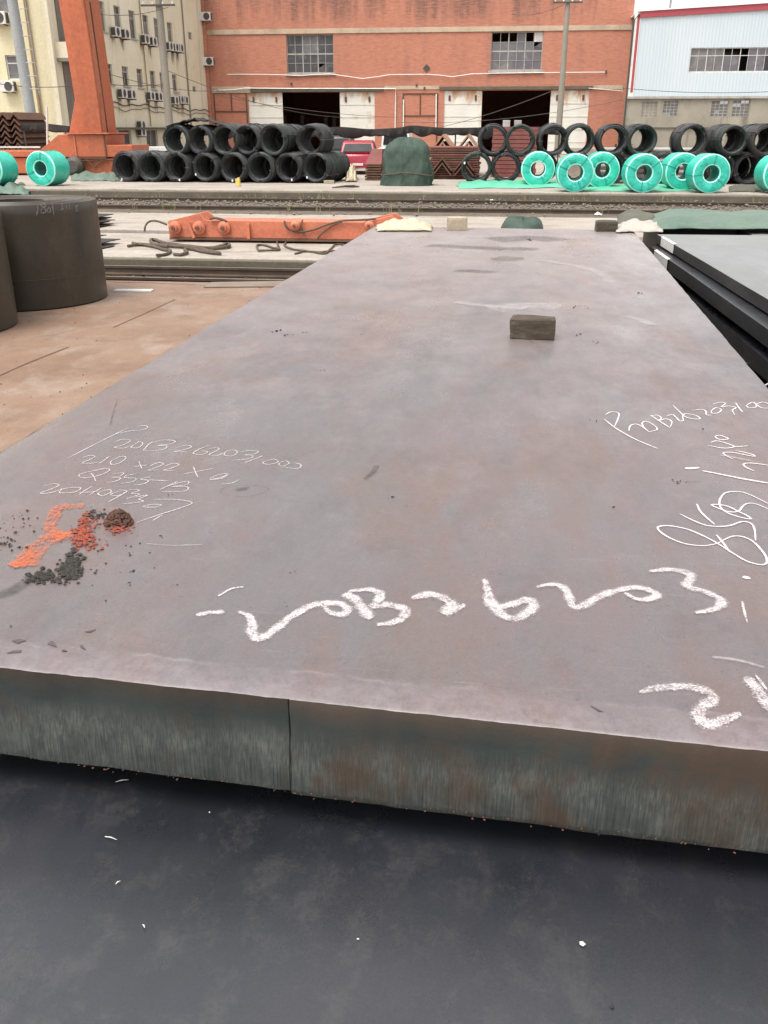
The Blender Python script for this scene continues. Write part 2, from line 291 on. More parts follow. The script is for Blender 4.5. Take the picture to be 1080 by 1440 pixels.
worn('pane_dark', (0.022, 0.024, 0.026), (0.035, 0.035, 0.036), 1.6, 0.2, None, fine=0.1)
worn('pane_curtain', (0.15, 0.145, 0.13), (0.11, 0.105, 0.10), 2.2, 0.3, (0.24, 0.22, 0.19), 1.2, 0.6, stretch=(1, 3, 0.3), fine=0.1)
worn('timber_grey', (0.038, 0.030, 0.020), (0.068, 0.054, 0.037), 12.0, 0.85, (0.055, 0.045, 0.035), 9.0, 0.7, 0.5, 60, 0.006, (0.35, 1, 1))
worn('timber_dark', (0.062, 0.044, 0.028), (0.040, 0.029, 0.019), 14.0, 0.85, (0.130, 0.105, 0.075), 11.0, 0.8, 0.5, 60, 0.006, (0.35, 1, 1))
worn('timber_end', (0.16, 0.13, 0.10), (0.11, 0.085, 0.065), 30.0, 0.9, (0.05, 0.04, 0.035), 20.0, 0.6)
worn('timber_pale', (0.34, 0.29, 0.21), (0.28, 0.23, 0.17), 8.0, 0.85, (0.14, 0.11, 0.08), 5.0, 0.6)
worn('cream_cloth', (0.48, 0.41, 0.29), (0.42, 0.35, 0.24), 8.0, 0.85, (0.50, 0.40, 0.28), 5.0, 0.5)
worn('pale_cloth', (0.38, 0.35, 0.31), (0.32, 0.29, 0.255), 8.0, 0.85, (0.36, 0.32, 0.27), 5.0, 0.5)
worn('plate_edge', (0.014, 0.014, 0.014), (0.021, 0.020, 0.020), 4.0, 0.6, (0.10, 0.085, 0.07), 2.5, 0.4, 0.3, 70, 0.004, (1, 0.25, 1))
worn('crumb_dark', (0.020, 0.018, 0.015), (0.034, 0.031, 0.026), 90.0, 0.9, (0.070, 0.06, 0.048), 60, 0.6)
worn('crumb_red', (0.30, 0.062, 0.032), (0.16, 0.036, 0.022), 70.0, 0.9, (0.09, 0.045, 0.035), 45, 0.75)
worn('crumb_brown', (0.050, 0.028, 0.020), (0.095, 0.038, 0.024), 60.0, 0.9, (0.06, 0.045, 0.035), 40, 0.6)
worn('scale_grey', (0.055, 0.046, 0.046), (0.075, 0.064, 0.064), 60, 0.5, (0.04, 0.035, 0.035), 40, 0.6)
worn('sheet_brown', (0.20, 0.155, 0.125), (0.165, 0.12, 0.09), 3.0, 0.6, (0.10, 0.07, 0.05), 2.0, 0.5)
worn('pale_stone', (0.56, 0.53, 0.48), (0.48, 0.45, 0.40), 6.0, 0.9)
worn('car_red', (0.30, 0.010, 0.026), (0.27, 0.009, 0.024), 1.0, 0.25, spec=0.6, fine=0.03, bump=0.0)
worn('car_dark', (0.045, 0.050, 0.065), (0.05, 0.055, 0.07), 1.0, 0.25, spec=0.6, fine=0.03, bump=0.0)
worn('car_white', (0.66, 0.65, 0.62), (0.62, 0.61, 0.58), 1.0, 0.3, spec=0.6, fine=0.03, bump=0.0)
worn('glass_dark', (0.012, 0.012, 0.014), (0.02, 0.02, 0.02), 1.0, 0.3, spec=0.15, fine=0.05, bump=0.0)
worn('tyre', (0.025, 0.025, 0.025), (0.035, 0.035, 0.035), 5.0, 0.85)
worn('light_red', (0.42, 0.03, 0.02), (0.5, 0.05, 0.03), 5.0, 0.2)
worn('pipe_grey', (0.36, 0.35, 0.33), (0.30, 0.29, 0.27), 1.2, 0.5, (0.18, 0.13, 0.10), 1.2, 0.6)
worn('rope_brown', (0.070, 0.052, 0.040), (0.11, 0.082, 0.06), 14.0, 0.9)
worn('yellow_block', (0.62, 0.45, 0.12), (0.54, 0.37, 0.10), 4.0, 0.8)
worn('grass_dry', (0.17, 0.16, 0.075), (0.24, 0.22, 0.11), 3.0, 0.9)

def strand_mat(name, dark, light):
    n = NT(name); tc = n.new('ShaderNodeTexCoord'); p = n.sep(tc.outputs['Object'])
    r = n.math('SQRT', n.math('ADD', n.math('MULTIPLY', p['X'], p['X']), n.math('MULTIPLY', p['Z'], p['Z'])))
    ang = n.math('ARCTAN2', p['X'], p['Z'])
    cv = n.new('ShaderNodeCombineXYZ'); n.link(n.math('ADD', n.math('MULTIPLY', p['Y'], 30.0), n.math('MULTIPLY', n.math('SINE', ang), 0.6)), cv.inputs[0]); n.link(n.math('MULTIPLY', r, 46.0), cv.inputs[1]); n.link(n.math('MULTIPLY', ang, 0.9), cv.inputs[2])
    f = n.noise(1.0, 3, 0.6, cv.outputs[0], 0.15)
    c = n.ramp(f, [(0.30, tuple(v * 0.35 for v in dark)), (0.47, dark), (0.66, light)])
    c = n.mix(n.ramp(n.noise(2.2, 6, 0.65), [(0.52, 0.0), (0.72, 0.5)]), c, (0.060, 0.045, 0.034))
    n.bump(f, 0.8, 0.03); MATS[name] = n.done(c, 0.5, 0.15, 0.5)
strand_mat('wire_black', (0.022, 0.022, 0.024), (0.072, 0.071, 0.075))
strand_mat('wire_black_green', (0.021, 0.026, 0.025), (0.066, 0.076, 0.071))
# ---------------------------------------------------------------- mesh helpers
class MB:
    def __init__(s): s.v = []; s.f = []; s.mi = []
    def quad(s, a, b, c, d, mi=0):
        i = len(s.v); s.v += [tuple(a), tuple(b), tuple(c), tuple(d)]; s.f.append((i, i + 1, i + 2, i + 3)); s.mi.append(mi); return s
    def box(s, c, size, rot=None, mi=0, taper=1.0):
        i = len(s.v); hx, hy, hz = size[0] / 2, size[1] / 2, size[2] / 2; c = Vector(c)
        for sz in (-1, 1):
            k = taper if sz > 0 else 1.0
            for sx, sy in ((-1, -1), (1, -1), (1, 1), (-1, 1)):
                p = Vector((sx * hx * k, sy * hy * k, sz * hz))
                if rot is not None: p = rot @ p
                s.v.append(tuple(c + p))
        for f in ((0, 3, 2, 1), (4, 5, 6, 7), (0, 1, 5, 4), (1, 2, 6, 5), (2, 3, 7, 6), (3, 0, 4, 7)):
            s.f.append(tuple(i + k for k in f)); s.mi.append(mi)
        return s
    def ext(s, x0, x1, y0, y1, z0, z1, mi=0): return s.box(((x0 + x1) / 2, (y0 + y1) / 2, (z0 + z1) / 2), (abs(x1 - x0), abs(y1 - y0), abs(z1 - z0)), mi=mi)
    def prism(s, pts, off, mi=0):
        n = len(pts); i = len(s.v); off = Vector(off)
        s.v += [tuple(p) for p in pts] + [tuple(Vector(p) + off) for p in pts]
        s.f.append(tuple(range(i, i + n))); s.mi.append(mi)
        s.f.append(tuple(range(i + 2 * n - 1, i + n - 1, -1))); s.mi.append(mi)
        for k in range(n):
            j = (k + 1) % n; s.f.append((i + k, i + n + k, i + n + j, i + j)); s.mi.append(mi)
        return s
    def tube(s, pts, r, n=6, mi=0, cap=True):
        pts = [Vector(p) for p in pts]; rs = r if isinstance(r, (list, tuple)) else [r] * len(pts)
        i0 = len(s.v)
        for k, p in enumerate(pts):
            d = (pts[min(k + 1, len(pts) - 1)] - pts[max(k - 1, 0)])
            if d.length < 1e-9: d = Vector((0, 0, 1))
            d.normalize(); up = Vector((0, 0, 1)) if abs(d.z) < 0.9 else Vector((1, 0, 0))
            a = d.cross(up).normalized(); b = a.cross(d)
            for j in range(n):
                t = 2 * math.pi * j / n; s.v.append(tuple(p + (a * math.cos(t) + b * math.sin(t)) * rs[k]))
        for k in range(len(pts) - 1):
            for j in range(n):
                j2 = (j + 1) % n; s.f.append((i0 + k * n + j, i0 + k * n + j2, i0 + (k + 1) * n + j2, i0 + (k + 1) * n + j)); s.mi.append(mi)
        if cap:
            s.f.append(tuple(i0 + j for j in reversed(range(n)))); s.mi.append(mi)
            e = i0 + (len(pts) - 1) * n; s.f.append(tuple(e + j for j in range(n))); s.mi.append(mi)
        return s
    def lathe(s, prof, n=40, axis='Y', c=(0, 0, 0), closed=True, mi=0, wob=None):
        """profile of (radius, along) turned about an axis; closed joins the last ring to the first"""
        i0 = len(s.v); c = Vector(c); m = len(prof)
        for k, (r, h) in enumerate(prof):
            for j in range(n):
                t = 2 * math.pi * j / n; rr = r + (wob(k, t) if wob else 0)
                p = (rr * math.cos(t), h, rr * math.sin(t)) if axis == 'Y' else ((h, rr * math.cos(t), rr * math.sin(t)) if axis == 'X' else (rr * math.cos(t), rr * math.sin(t), h))
                s.v.append(tuple(c + Vector(p)))
        for k in range(m if closed else m - 1):
            k2 = (k + 1) % m
            for j in range(n):
                j2 = (j + 1) % n; s.f.append((i0 + k * n + j, i0 + k * n + j2, i0 + k2 * n + j2, i0 + k2 * n + j)); s.mi.append(mi)
        return s
    def chunk(s, c, r, seed=None, squash=0.7):
        i = len(s.v); c = Vector(c)
        a = random.uniform(0, 6.28)
        for d in ((1, 0, 0), (0.3, 0.9, 0), (-0.8, 0.5, 0.1), (-0.6, -0.8, 0), (0.45, -0.9, 0.1), (0, 0.1, 1), (0, 0, -0.8)):
            d = Vector(d); d = Matrix.Rotation(a, 3, 'Z') @ d
            d *= r * random.uniform(0.65, 1.25); d.z *= squash; s.v.append(tuple(c + d))
        for k in range(5):
            s.f += [(i + k, i + (k + 1) % 5, i + 5), (i + (k + 1) % 5, i + k, i + 6)]; s.mi += [0, 0]
        return s
    def build(s, name, mats, parent=None, smooth=None, bevel=None, recalc=True, origin=None):
        me = bpy.data.meshes.new(name)
        o = Vector(origin) if origin is not None else Vector((0, 0, 0))
        me.from_pydata([tuple(Vector(p) - o) for p in s.v], [], s.f)
        for m in (mats if isinstance(mats, (list, tuple)) else [mats]): me.materials.append(MATS[m] if isinstance(m, str) else m)
        me.polygons.foreach_set('material_index', s.mi)
        if recalc:
            import bmesh
            bm = bmesh.new(); bm.from_mesh(me); bmesh.ops.recalc_face_normals(bm, faces=bm.faces); bm.to_mesh(me); bm.free()
        if smooth is not None:
            me.polygons.foreach_set('use_smooth', [True] * len(me.polygons)); me.set_sharp_from_angle(angle=R_(smooth))
        me.update()
        ob = bpy.data.objects.new(name, me); COL.objects.link(ob); ob.location = o
        if parent is not None: ob.parent = parent
        if bevel:
            b = ob.modifiers.new('bevel', 'BEVEL'); b.width = bevel; b.segments = 2; b.limit_method = 'ANGLE'
        return ob

def tag(o, label=None, cat=None, group=None, kind=None):
    if label: o['label'] = label
    if cat: o['category'] = cat
    if group: o['group'] = group
    if kind: o['kind'] = kind
    return o
def empty(name, loc, rz=0.0):
    o = bpy.data.objects.new(name, None); COL.objects.link(o); o.location = loc; o.rotation_euler = (0, 0, rz); o.empty_display_size = 0.2
    return o
def keep(o, parent):      # parent a mesh that was laid out in place under a thing whose origin is elsewhere
    o.parent = parent; o.matrix_parent_inverse = Matrix.Translation(parent.location).inverted() if not parent.rotation_euler.z else (Matrix.Translation(parent.location) @ Matrix.Rotation(parent.rotation_euler.z, 4, 'Z')).inverted()
    return o
def copy_tree(o, parent=None):
    c = o.copy(); COL.objects.link(c)
    if parent is not None: c.parent = parent
    for ch in list(o.children): copy_tree(ch, c)
    return c
def nz(x, y, z=0.0): return MN.noise(Vector((x, y, z)))
def catmull(pts, sub=6):
    if len(pts) < 3: 
        return [tuple(pts[0][i] + (pts[-1][i] - pts[0][i]) * k / 4 for i in range(2)) for k in range(5)]
    out = []
    P = [pts[0]] + list(pts) + [pts[-1]]
    for i in range(1, len(P) - 2):
        p0, p1, p2, p3 = P[i - 1], P[i], P[i + 1], P[i + 2]
        for k in range(sub):
            t = k / sub
            out.append(tuple(0.5 * (2 * p1[a] + (p2[a] - p0[a]) * t + (2 * p0[a] - 5 * p1[a] + 4 * p2[a] - p3[a]) * t * t + (3 * p1[a] - p0[a] - 3 * p2[a] + p3[a]) * t ** 3) for a in range(len(p1))))
    out.append(tuple(pts[-1])); return out
ORD = ['first', 'second', 'third', 'fourth', 'fifth', 'sixth', 'seventh', 'eighth', 'ninth', 'tenth', 'eleventh', 'twelfth']

# ================================================================ GROUND AND TRACKS
ZB_ = 0.03; G0 = -0.22                       # bed under the tracks
tag(MB().quad((-900, -300, G0), (900, -300, G0), (900, 1500, G0), (-900, 1500, G0)).build('ground', 'ballast_dirt'), kind='structure')
YA = onz(300, 397, 0).y; YB0 = onz(300, 369, 0.02).y; YB1 = onz(300, 303, 0.1).y; YP = 32.6
tag(MB().ext(-80, 90, -40, YA, G0, 0.0).build('yard_floor', 'rusty_yard', bevel=0.02), kind='structure')
strip = tag(MB().ext(-80, 90, YB0, YB1 - 4.6, G0, 0.10).build('concrete_strip', ['pale_concrete'], bevel=0.02), kind='structure')
strip2 = tag(MB().ext(-80, 90, YB1 - 4.3, YB1, G0, 0.15).build('concrete_strip', ['pale_concrete'], bevel=0.02), kind='structure')
tag(MB().ext(-80, 90, YB0 - 0.22, YB0 - 0.005, G0, 0.085).build('kerb', 'kerb_concrete', bevel=0.015), kind='structure')
tag(MB().ext(-140, 160, YP, 240, G0, 0.30).build('platform', 'pale_concrete', bevel=0.03), kind='structure')
tag(MB().ext(-140, 160, YP - 0.35, YP - 0.005, G0, 0.245).build('kerb', 'kerb_concrete', bevel=0.02), kind='structure')
def rail(y, ztop, label):
    h = 0.15; pr = [(-0.07, 0), (0.07, 0), (0.07, 0.015), (0.012, 0.035), (0.012, 0.105), (0.036, 0.115), (0.036, h), (-0.036, h), (-0.036, 0.115), (-0.012, 0.105), (-0.012, 0.035), (-0.07, 0.015)]
    m = MB(); m.prism([(-80, y + a, ztop - h + b) for a, b in pr], (170, 0, 0))
    m.quad((-80, y - 0.03, ztop + 0.003), (90, y - 0.03, ztop + 0.003), (90, y + 0.03, ztop + 0.003), (-80, y + 0.03, ztop + 0.003), 1)
    return tag(m.build('rail', ['rail_steel', 'rail_top']), label, 'rail')
rail(onz(300, 391, -0.02).y, -0.03, 'rusty rail along the edge of the brown yard floor')
rail(onz(300, 376, 0.0).y, 0.0, 'rusty rail against the kerb of the pale concrete strip')
RY1, RY2 = onz(560, 292, 0.15).y, onz(560, 280.5, 0.16).y
rail(RY1, 0.15, 'dark rail just behind the orange lifting beam')
rail(RY2, 0.16, 'dark rail nearest to the kerb of the coil platform')
# stones between and beside the rails
g = MB()
for k in range(5200):
    x = random.uniform(-24, 22)
    b = random.random()
    if b < 0.62: y = random.uniform(RY1 + 0.1, RY2 - 0.1); z = ZB_ + 0.01
    elif b < 0.85: y = random.gauss(YB1 + 0.35, 0.30); z = ZB_ + 0.01
    else: y = random.uniform(RY2 + 0.1, YP - 0.36); z = ZB_ + 0.0
    if YB1 - 0.02 > y: z = 0.17
    g.chunk((x, y, z + random.uniform(0, 0.06)), random.choice((0.03, 0.04, 0.05, 0.065)))
tag(g.build('ballast', 'gravel', recalc=False), 'grey brown ballast stones between the far rails', 'gravel', kind='stuff')
g = MB()
for k in range(900):
    x = random.uniform(-14, 3); y = random.uniform(YA + 0.05, YB0 - 0.25)
    g.chunk((x, y, G0 + random.uniform(0.0, 0.05)), random.choice((0.02, 0.03, 0.045)))
tag(g.build('ballast', 'gravel', recalc=False), 'loose dirt and stones between the near rails', 'gravel', kind='stuff')
tag(MB().ext(-80, 90, YB1 + 0.02, YP - 0.36, G0 - 0.01, ZB_).build('track_bed', 'ballast_dirt'), kind='structure')
g = MB()                         # dry weeds along kerbs and rails
for k in range(150):
    x = random.uniform(-22, 20); y = random.choice((YP - 0.42, RY2 + 0.25, RY1 - 0.2, RY1 + 0.25)) + random.gauss(0, 0.08)
    for j in range(random.randint(4, 9)):
        a = random.uniform(0, 6.28); h = random.uniform(0.08, 0.30); r = h * random.uniform(0.2, 0.7); b0 = Vector((x + random.gauss(0, 0.06), y + random.gauss(0, 0.04), ZB_ - 0.01))
        d = Vector((math.cos(a), math.sin(a), 0)); sdv = Vector((-math.sin(a), math.cos(a), 0)) * 0.008
        t1 = b0 + d * r * 0.4 + Vector((0, 0, h * 0.7)); t2 = b0 + d * r + Vector((0, 0, h))
        g.quad(b0 - sdv, b0 + sdv, t1 + sdv * 0.7, t1 - sdv * 0.7); g.quad(t1 - sdv * 0.7, t1 + sdv * 0.7, t2 + sdv * 0.1, t2 - sdv * 0.1)
tag(g.build('weeds', 'grass_dry', recalc=False), 'dry weeds sprouting along the kerb and rails', 'weeds', kind='stuff')

# ================================================================ MAIN SLAB
ZT = 2.3 - 0.806; TH = 0.180
def line_x(p, q, y): t = (y - p.y) / (q.y - p.y); return p.x + (q.x - p.x) * t
L1, L0 = onz(527, 318, ZT), onz(0, 635, ZT); Rr1, Rr0 = onz(890, 324, ZT), onz(1080, 545, ZT); N0, N1 = onz(0, 932, ZT), onz(1080, 1048, ZT)
def inter(p, q, a, b):
    d1 = q - p; d2 = b - a; den = d1.x * d2.y - d1.y * d2.x; t = ((a.x - p.x) * d2.y - (a.y - p.y) * d2.x) / den; return p + d1 * t
CNL, CNR, CFL, CFR = inter(L1, L0, N0, N1), inter(Rr1, Rr0, N0, N1), L1.copy(), Rr1.copy()
near_dir = (CNR - CNL).normalized(); near_nrm = Vector((near_dir.y, -near_dir.x, 0))     # points at the camera
SEAM = onz(407, 975, ZT); seam_s = (SEAM - CNL).dot(near_dir)
def dist_near(p): return -(p - CNL).dot(near_nrm)
def slab_h(x, y):
    d = dist_near(Vector((x, y, 0))); p = 0.0016 * nz(x * 1.3, y * 1.1, 3) + 0.0007 * nz(x * 6, y * 6, 9)
    lip = 0.062 + 0.006 * nz(x * 5, 2.0, 0)
    if d < lip: p -= 0.009 * (1 - d / lip)
    return ZT + p
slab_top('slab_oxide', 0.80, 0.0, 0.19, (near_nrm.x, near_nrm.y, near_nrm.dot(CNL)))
def slab_mesh():
    m = MB(); NX = 70
    ts = [0, 0.002, 0.004, 0.006, 0.0075, 0.009, 0.011, 0.014]
    while ts[-1] < 1: ts.append(min(1.0, ts[-1] + 0.0085))
    nearw = lambda s: 0.0022 * nz(s * 14, 1, 5) + 0.0018 * nz(s * 40, 2, 5) + 0.0014 * nz(s * 130, 2, 7)
    idx = {}
    for j, t in enumerate(ts):
        for i in range(NX + 1):
            s = i / NX; a = CNL.lerp(CFL, t); b = CNR.lerp(CFR, t); p = a.lerp(b, s)
            edge = 0.004 * nz(t * 60, 0, 7 if i == 0 else 8) if i in (0, NX) else 0
            p = Vector((p.x + edge, p.y, 0))
            if j == 0:
                p += near_nrm * nearw(s)
            p.z = slab_h(p.x, p.y) - (0.003 if (j == 0 or i in (0, NX) or j == len(ts) - 1) else 0)
            idx[j, i] = len(m.v); m.v.append(tuple(p))
    for j in range(len(ts) - 1):
        for i in range(NX): m.f.append((idx[j, i], idx[j, i + 1], idx[j + 1, i + 1], idx[j + 1, i])); m.mi.append(0)
    # near flame-cut face: rows from the top edge down, bulging out towards its foot, stepping forward right of the seam
    L = (CNR - CNL).length; SS = sorted([i / 380 for i in range(381)] + [(seam_s + q) / L for q in [-.0065 + .0005 * q_ for q_ in range(27)]]); NC = len(SS) - 1; prof = [(0.0, 0.0), (0.003, 0.0015), (0.02, 0.001), (0.072, 0.002), (0.09, 0.005), (0.13, 0.009), (0.165, 0.010), (0.176, 0.008), (TH, 0.003)]
    rows = []
    for (dz, out) in prof:
        row = []
        for i in range(NC + 1):
            s = SS[i]; st = s * L - seam_s
            p = CNL + near_dir * (s * L)
            f = min(1, dz / 0.02)
            crk = 0.0035 * nz(dz * 40, 3, 3); step = (0.006 * f if st > crk else 0.0) - (0.014 * f * (0.5 + nz(dz * 25, 8, 1)) * math.exp(-((st - crk) / 0.0012) ** 2))
            w = nearw(s) * (1 - 0.5 * f) + f * (0.0022 * nz(s * 22, dz * 5, 2) + 0.0014 * nz(s * 90, dz * 2, 4))
            bz = 0.004 * nz(s * 12, 4, 4) + (0.002 if st > 0 else -0.002) if dz == TH else 0
            p = p + near_nrm * (out + step + w)
            zz = slab_h(p.x, p.y) - 0.003 if dz == 0 else ZT - 0.006 - dz
            row.append(len(m.v)); m.v.append((p.x, p.y, zz - bz))
        rows.append(row)
    for k in range(len(rows) - 1):
        for i in range(NC): m.f.append((rows[k + 1][i], rows[k + 1][i + 1], rows[k][i + 1], rows[k][i])); m.mi.append(1)
    # the long sides, far face and underside
    ZB = ZT - TH
    def side(a, b, n, mi):
        for k in range(n):
            p, q = a.lerp(b, k / n), a.lerp(b, (k + 1) / n)
            m.quad((p.x, p.y, ZB), (q.x, q.y, ZB), (q.x, q.y, ZT - 0.003), (p.x, p.y, ZT - 0.003), mi)
    side(CNL, CFL, 6, 2); side(CFL, CFR, 4, 2); side(CFR, CNR, 6, 2)
    m.quad((CNL.x, CNL.y, ZB), (CNR.x, CNR.y, ZB), (CFR.x, CFR.y, ZB), (CFL.x, CFL.y, ZB), 2)
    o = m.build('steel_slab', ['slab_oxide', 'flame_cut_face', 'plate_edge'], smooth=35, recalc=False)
    return tag(o, 'big chalk-marked grey steel slab with a wooden block lying on it', 'steel slab')
SLAB = slab_mesh()

g = MB()                          # slag beads left along the foot of the torch cut
for k in range(150):
    q = random.uniform(0.0, 1.0); p = CNL + near_dir * (q * (CNR - CNL).length) + near_nrm * (0.011 + random.uniform(-.003, .002) + (0.006 if q * (CNR - CNL).length > seam_s else 0)); g.chunk((p.x, p.y, ZT - 0.006 - TH + random.uniform(0.0, 0.012)), random.uniform(0.001, 0.0024), squash=1.0)
g = g.build('slag_bead', 'crumb_brown', recalc=False); g.parent = SLAB; g['kind'] = 'stuff'
# ---- chalk, scuffs and spray on the slab
def ribbon(m, pts, w, lift=0.0012, taper=True, wob=0.25):
    """pts are photographed points that lie on the slab top; becomes a flat strip of chalk"""
    pts = catmull(pts, 6); P = [onz(u, v, ZT) for u, v in pts]
    n = len(P); i0 = len(m.v)
    for k, p in enumerate(P):
        d = P[min(k + 1, n - 1)] - P[max(k - 1, 0)]; d.z = 0
        if d.length < 1e-7: d = Vector((1, 0, 0))
        d.normalize(); s = Vector((-d.y, d.x, 0))
        t = k / max(1, n - 1); ww = w * (1 + wob * nz(k * 0.35, p.x * 9, p.y * 9))
        if taper: ww *= min(1, 0.45 + 4 * min(t, 1 - t))
        for sg in (-0.5, 0.0, 0.5):
            q = p + s * ww * sg; m.v.append((q.x, q.y, slab_h(q.x, q.y) + lift)); m.core.append((1.0 if 0 < k < n - 1 else 0.35) if sg == 0 else 0.0)
    for k in range(n - 1):
        for c in (0, 1): m.f.append((i0 + 3 * k + c, i0 + 3 * k + c + 1, i0 + 3 * k + c + 4, i0 + 3 * k + c + 3)); m.mi.append(0)
def mark(name, strokes, w, mat, fm, lift=0.0012, label=None, taper=True, wob=0.25):
    m = MB(); m.core = []
    for st in strokes:
        ww = w
        if st and isinstance(st[0], (int, float)): ww = st[0]; st = st[1:]
        ribbon(m, [fm(*p) for p in st], ww, lift, taper, wob)
    o = m.build(name, mat, recalc=False); o.parent = SLAB
    at = o.data.attributes.new('core', 'FLOAT', 'POINT'); at.data.foreach_set('value', m.core)
    if label: o['label'] = label
    return o
fA = lambda x, y: (x / 2.25, 560 + y / 2.25)
fB = lambda x, y: (240 + x / 2.25, 760 + y / 2.25)
fC = lambda x, y: (640 + x / 2.4545, 760 + y / 2.4545)
fD = lambda x, y: (820 + x / 4.154, 540 + y / 4.154)
fI = lambda x, y: (x, y)
T = 0.0038
mark('chalk_writing', [
    [(212, 192), (300, 147), (405, 95)], [(365, 115), (410, 105), (445, 102), (467, 95), (460, 88), (432, 90)],
    [(365, 140), (388, 131), (412, 135), (395, 147), (363, 157), (392, 159), (412, 151)], [(425, 148), (442, 139), (452, 145), (438, 158), (415, 157), (425, 148)],
    [(484, 138), (468, 150), (455, 166)], [(480, 142), (520, 133), (554, 137), (540, 146), (500, 151), (527, 152), (520, 162), (480, 168), (452, 166)],
    [(558, 158), (590, 150), (606, 156), (580, 165), (553, 171), (592, 171)], [(662, 150), (628, 164), (612, 176), (638, 180), (657, 171), (635, 168)],
    [(662, 162), (684, 157), (692, 164), (662, 180), (690, 182), (707, 175)], [(716, 170), (735, 165), (751, 172), (735, 184), (710, 181), (716, 170)],
    [(760, 172), (790, 167), (817, 170), (805, 178), (775, 181), (800, 184), (788, 193), (735, 198)], [(832, 184), (805, 194), (775, 206)],
    [(842, 199), (868, 195), (880, 204), (852, 211), (832, 207), (842, 199)], [(887, 205), (905, 200), (915, 208), (895, 216), (882, 212), (887, 205)],
    [(930, 205), (952, 212), (945, 223), (912, 222), (897, 217)]], T * 0.85, 'chalk_rubbed', fA, label='thin chalk number 20B26203100 with a flag mark')
mark('chalk_writing', [
    [(262, 188), (285, 182), (300, 186), (285, 195), (260, 206), (290, 207), (312, 203)], [(346, 185), (330, 197), (313, 208)], [(357, 196), (385, 185), (399, 190), (380, 205), (355, 211), (350, 203), (357, 196)],
    [(425, 218), (445, 215), (465, 212)], [(440, 200), (444, 212), (449, 223)], [(475, 216), (500, 205), (517, 210), (490, 222), (468, 229), (502, 228)], [(522, 216), (550, 207), (566, 212), (540, 223), (518, 229), (552, 229)],
    [(580, 241), (630, 232), (675, 224)], [(612, 218), (618, 234), (626, 251)], [(665, 256), (690, 244), (721, 240), (702, 252), (664, 259), (700, 256), (721, 245)], [(757, 258), (735, 270), (700, 273)]],
    T * 0.85, 'chalk_rubbed', fA, label='chalk size line 210 x 22 x 81')
mark('chalk_writing', [
    [(330, 225), (275, 235), (250, 245), (265, 253), (310, 246), (346, 230), (335, 223), (298, 228)], [(288, 238), (297, 249), (303, 263)],
    [(357, 240), (391, 237), (380, 247), (355, 251), (381, 253), (370, 262), (338, 268)], [(432, 240), (402, 245), (396, 252), (430, 255), (420, 265), (384, 271)], [(478, 250), (445, 257), (470, 262), (455, 272), (424, 276)], [(472, 260), (500, 261), (532, 263)],
    [(562, 265), (535, 277), (505, 291)], [(530, 280), (570, 268), (596, 264), (590, 275), (545, 281), (592, 282), (585, 295), (510, 296)]], T * 0.85, 'chalk_rubbed', fA, label='chalk steel grade Q355B')
mark('chalk_writing', [
    [(135, 280), (165, 272), (187, 275), (165, 287), (128, 301), (165, 299), (202, 285)], [(197, 288), (230, 283), (256, 285), (235, 298), (190, 300), (197, 288)],
    [(292, 279), (270, 292), (250, 306)], [(252, 300), (280, 298), (312, 295)], [(322, 284), (303, 295), (283, 306)], [(322, 295), (345, 290), (352, 298), (325, 309), (310, 303), (322, 295)],
    [(382, 294), (350, 305), (375, 309), (402, 295), (375, 291)], [(402, 295), (375, 312), (343, 329)], [(407, 290), (442, 292), (417, 302), (442, 305), (400, 319)], [(422, 315), (467, 308), (440, 320), (452, 328), (385, 336)],
    [(460, 341), (485, 337), (510, 339), (490, 346), (455, 345), (460, 341)], [(487, 321), (560, 322), (608, 333), (560, 352), (500, 371), (428, 396)], [(485, 388), (500, 378), (515, 370)]], T * 0.85, 'chalk_rubbed', fA, label='chalk heat number 204109307')
mark('chalk_writing', [
    [(130, 180), (168, 163), (207, 172), (205, 200), (183, 250)], [(0.0055, ), ][0:0] or [(122, 205), (185, 255), (260, 300), (340, 340), (438, 380)],
    [(268, 275), (275, 245), (310, 235), (345, 250), (388, 283)], [(386, 281), (355, 255), (345, 228), (372, 220), (412, 240), (432, 266), (386, 281)],
    [(393, 183), (450, 220), (507, 256)], [(395, 190), (430, 183), (457, 200), (440, 216), (482, 205), (517, 220), (510, 252)], [(484, 190), (520, 180), (542, 195), (562, 216), (588, 216)],
    [(524, 124), (560, 160), (590, 188), (630, 203), (682, 205), (660, 186), (605, 175), (582, 186), (586, 216)], [(640, 155), (690, 150), (716, 160), (722, 182), (752, 183)], [(747, 160), (775, 140), (806, 150), (790, 169), (755, 173), (747, 160)],
    [(755, 120), (795, 108), (832, 115), (807, 135), (852, 130), (892, 140), (872, 155), (886, 182)], [(890, 110), (908, 138), (932, 167)], [(952, 130), (985, 108), (1007, 118), (1010, 136), (970, 141), (952, 130)], [(1012, 118), (1050, 107), (1086, 120), (1092, 140), (1042, 141), (1012, 118)]],
    T * 1.1, 'chalk_thin', fD, label='thin chalk number 20B26203100 near the right edge')
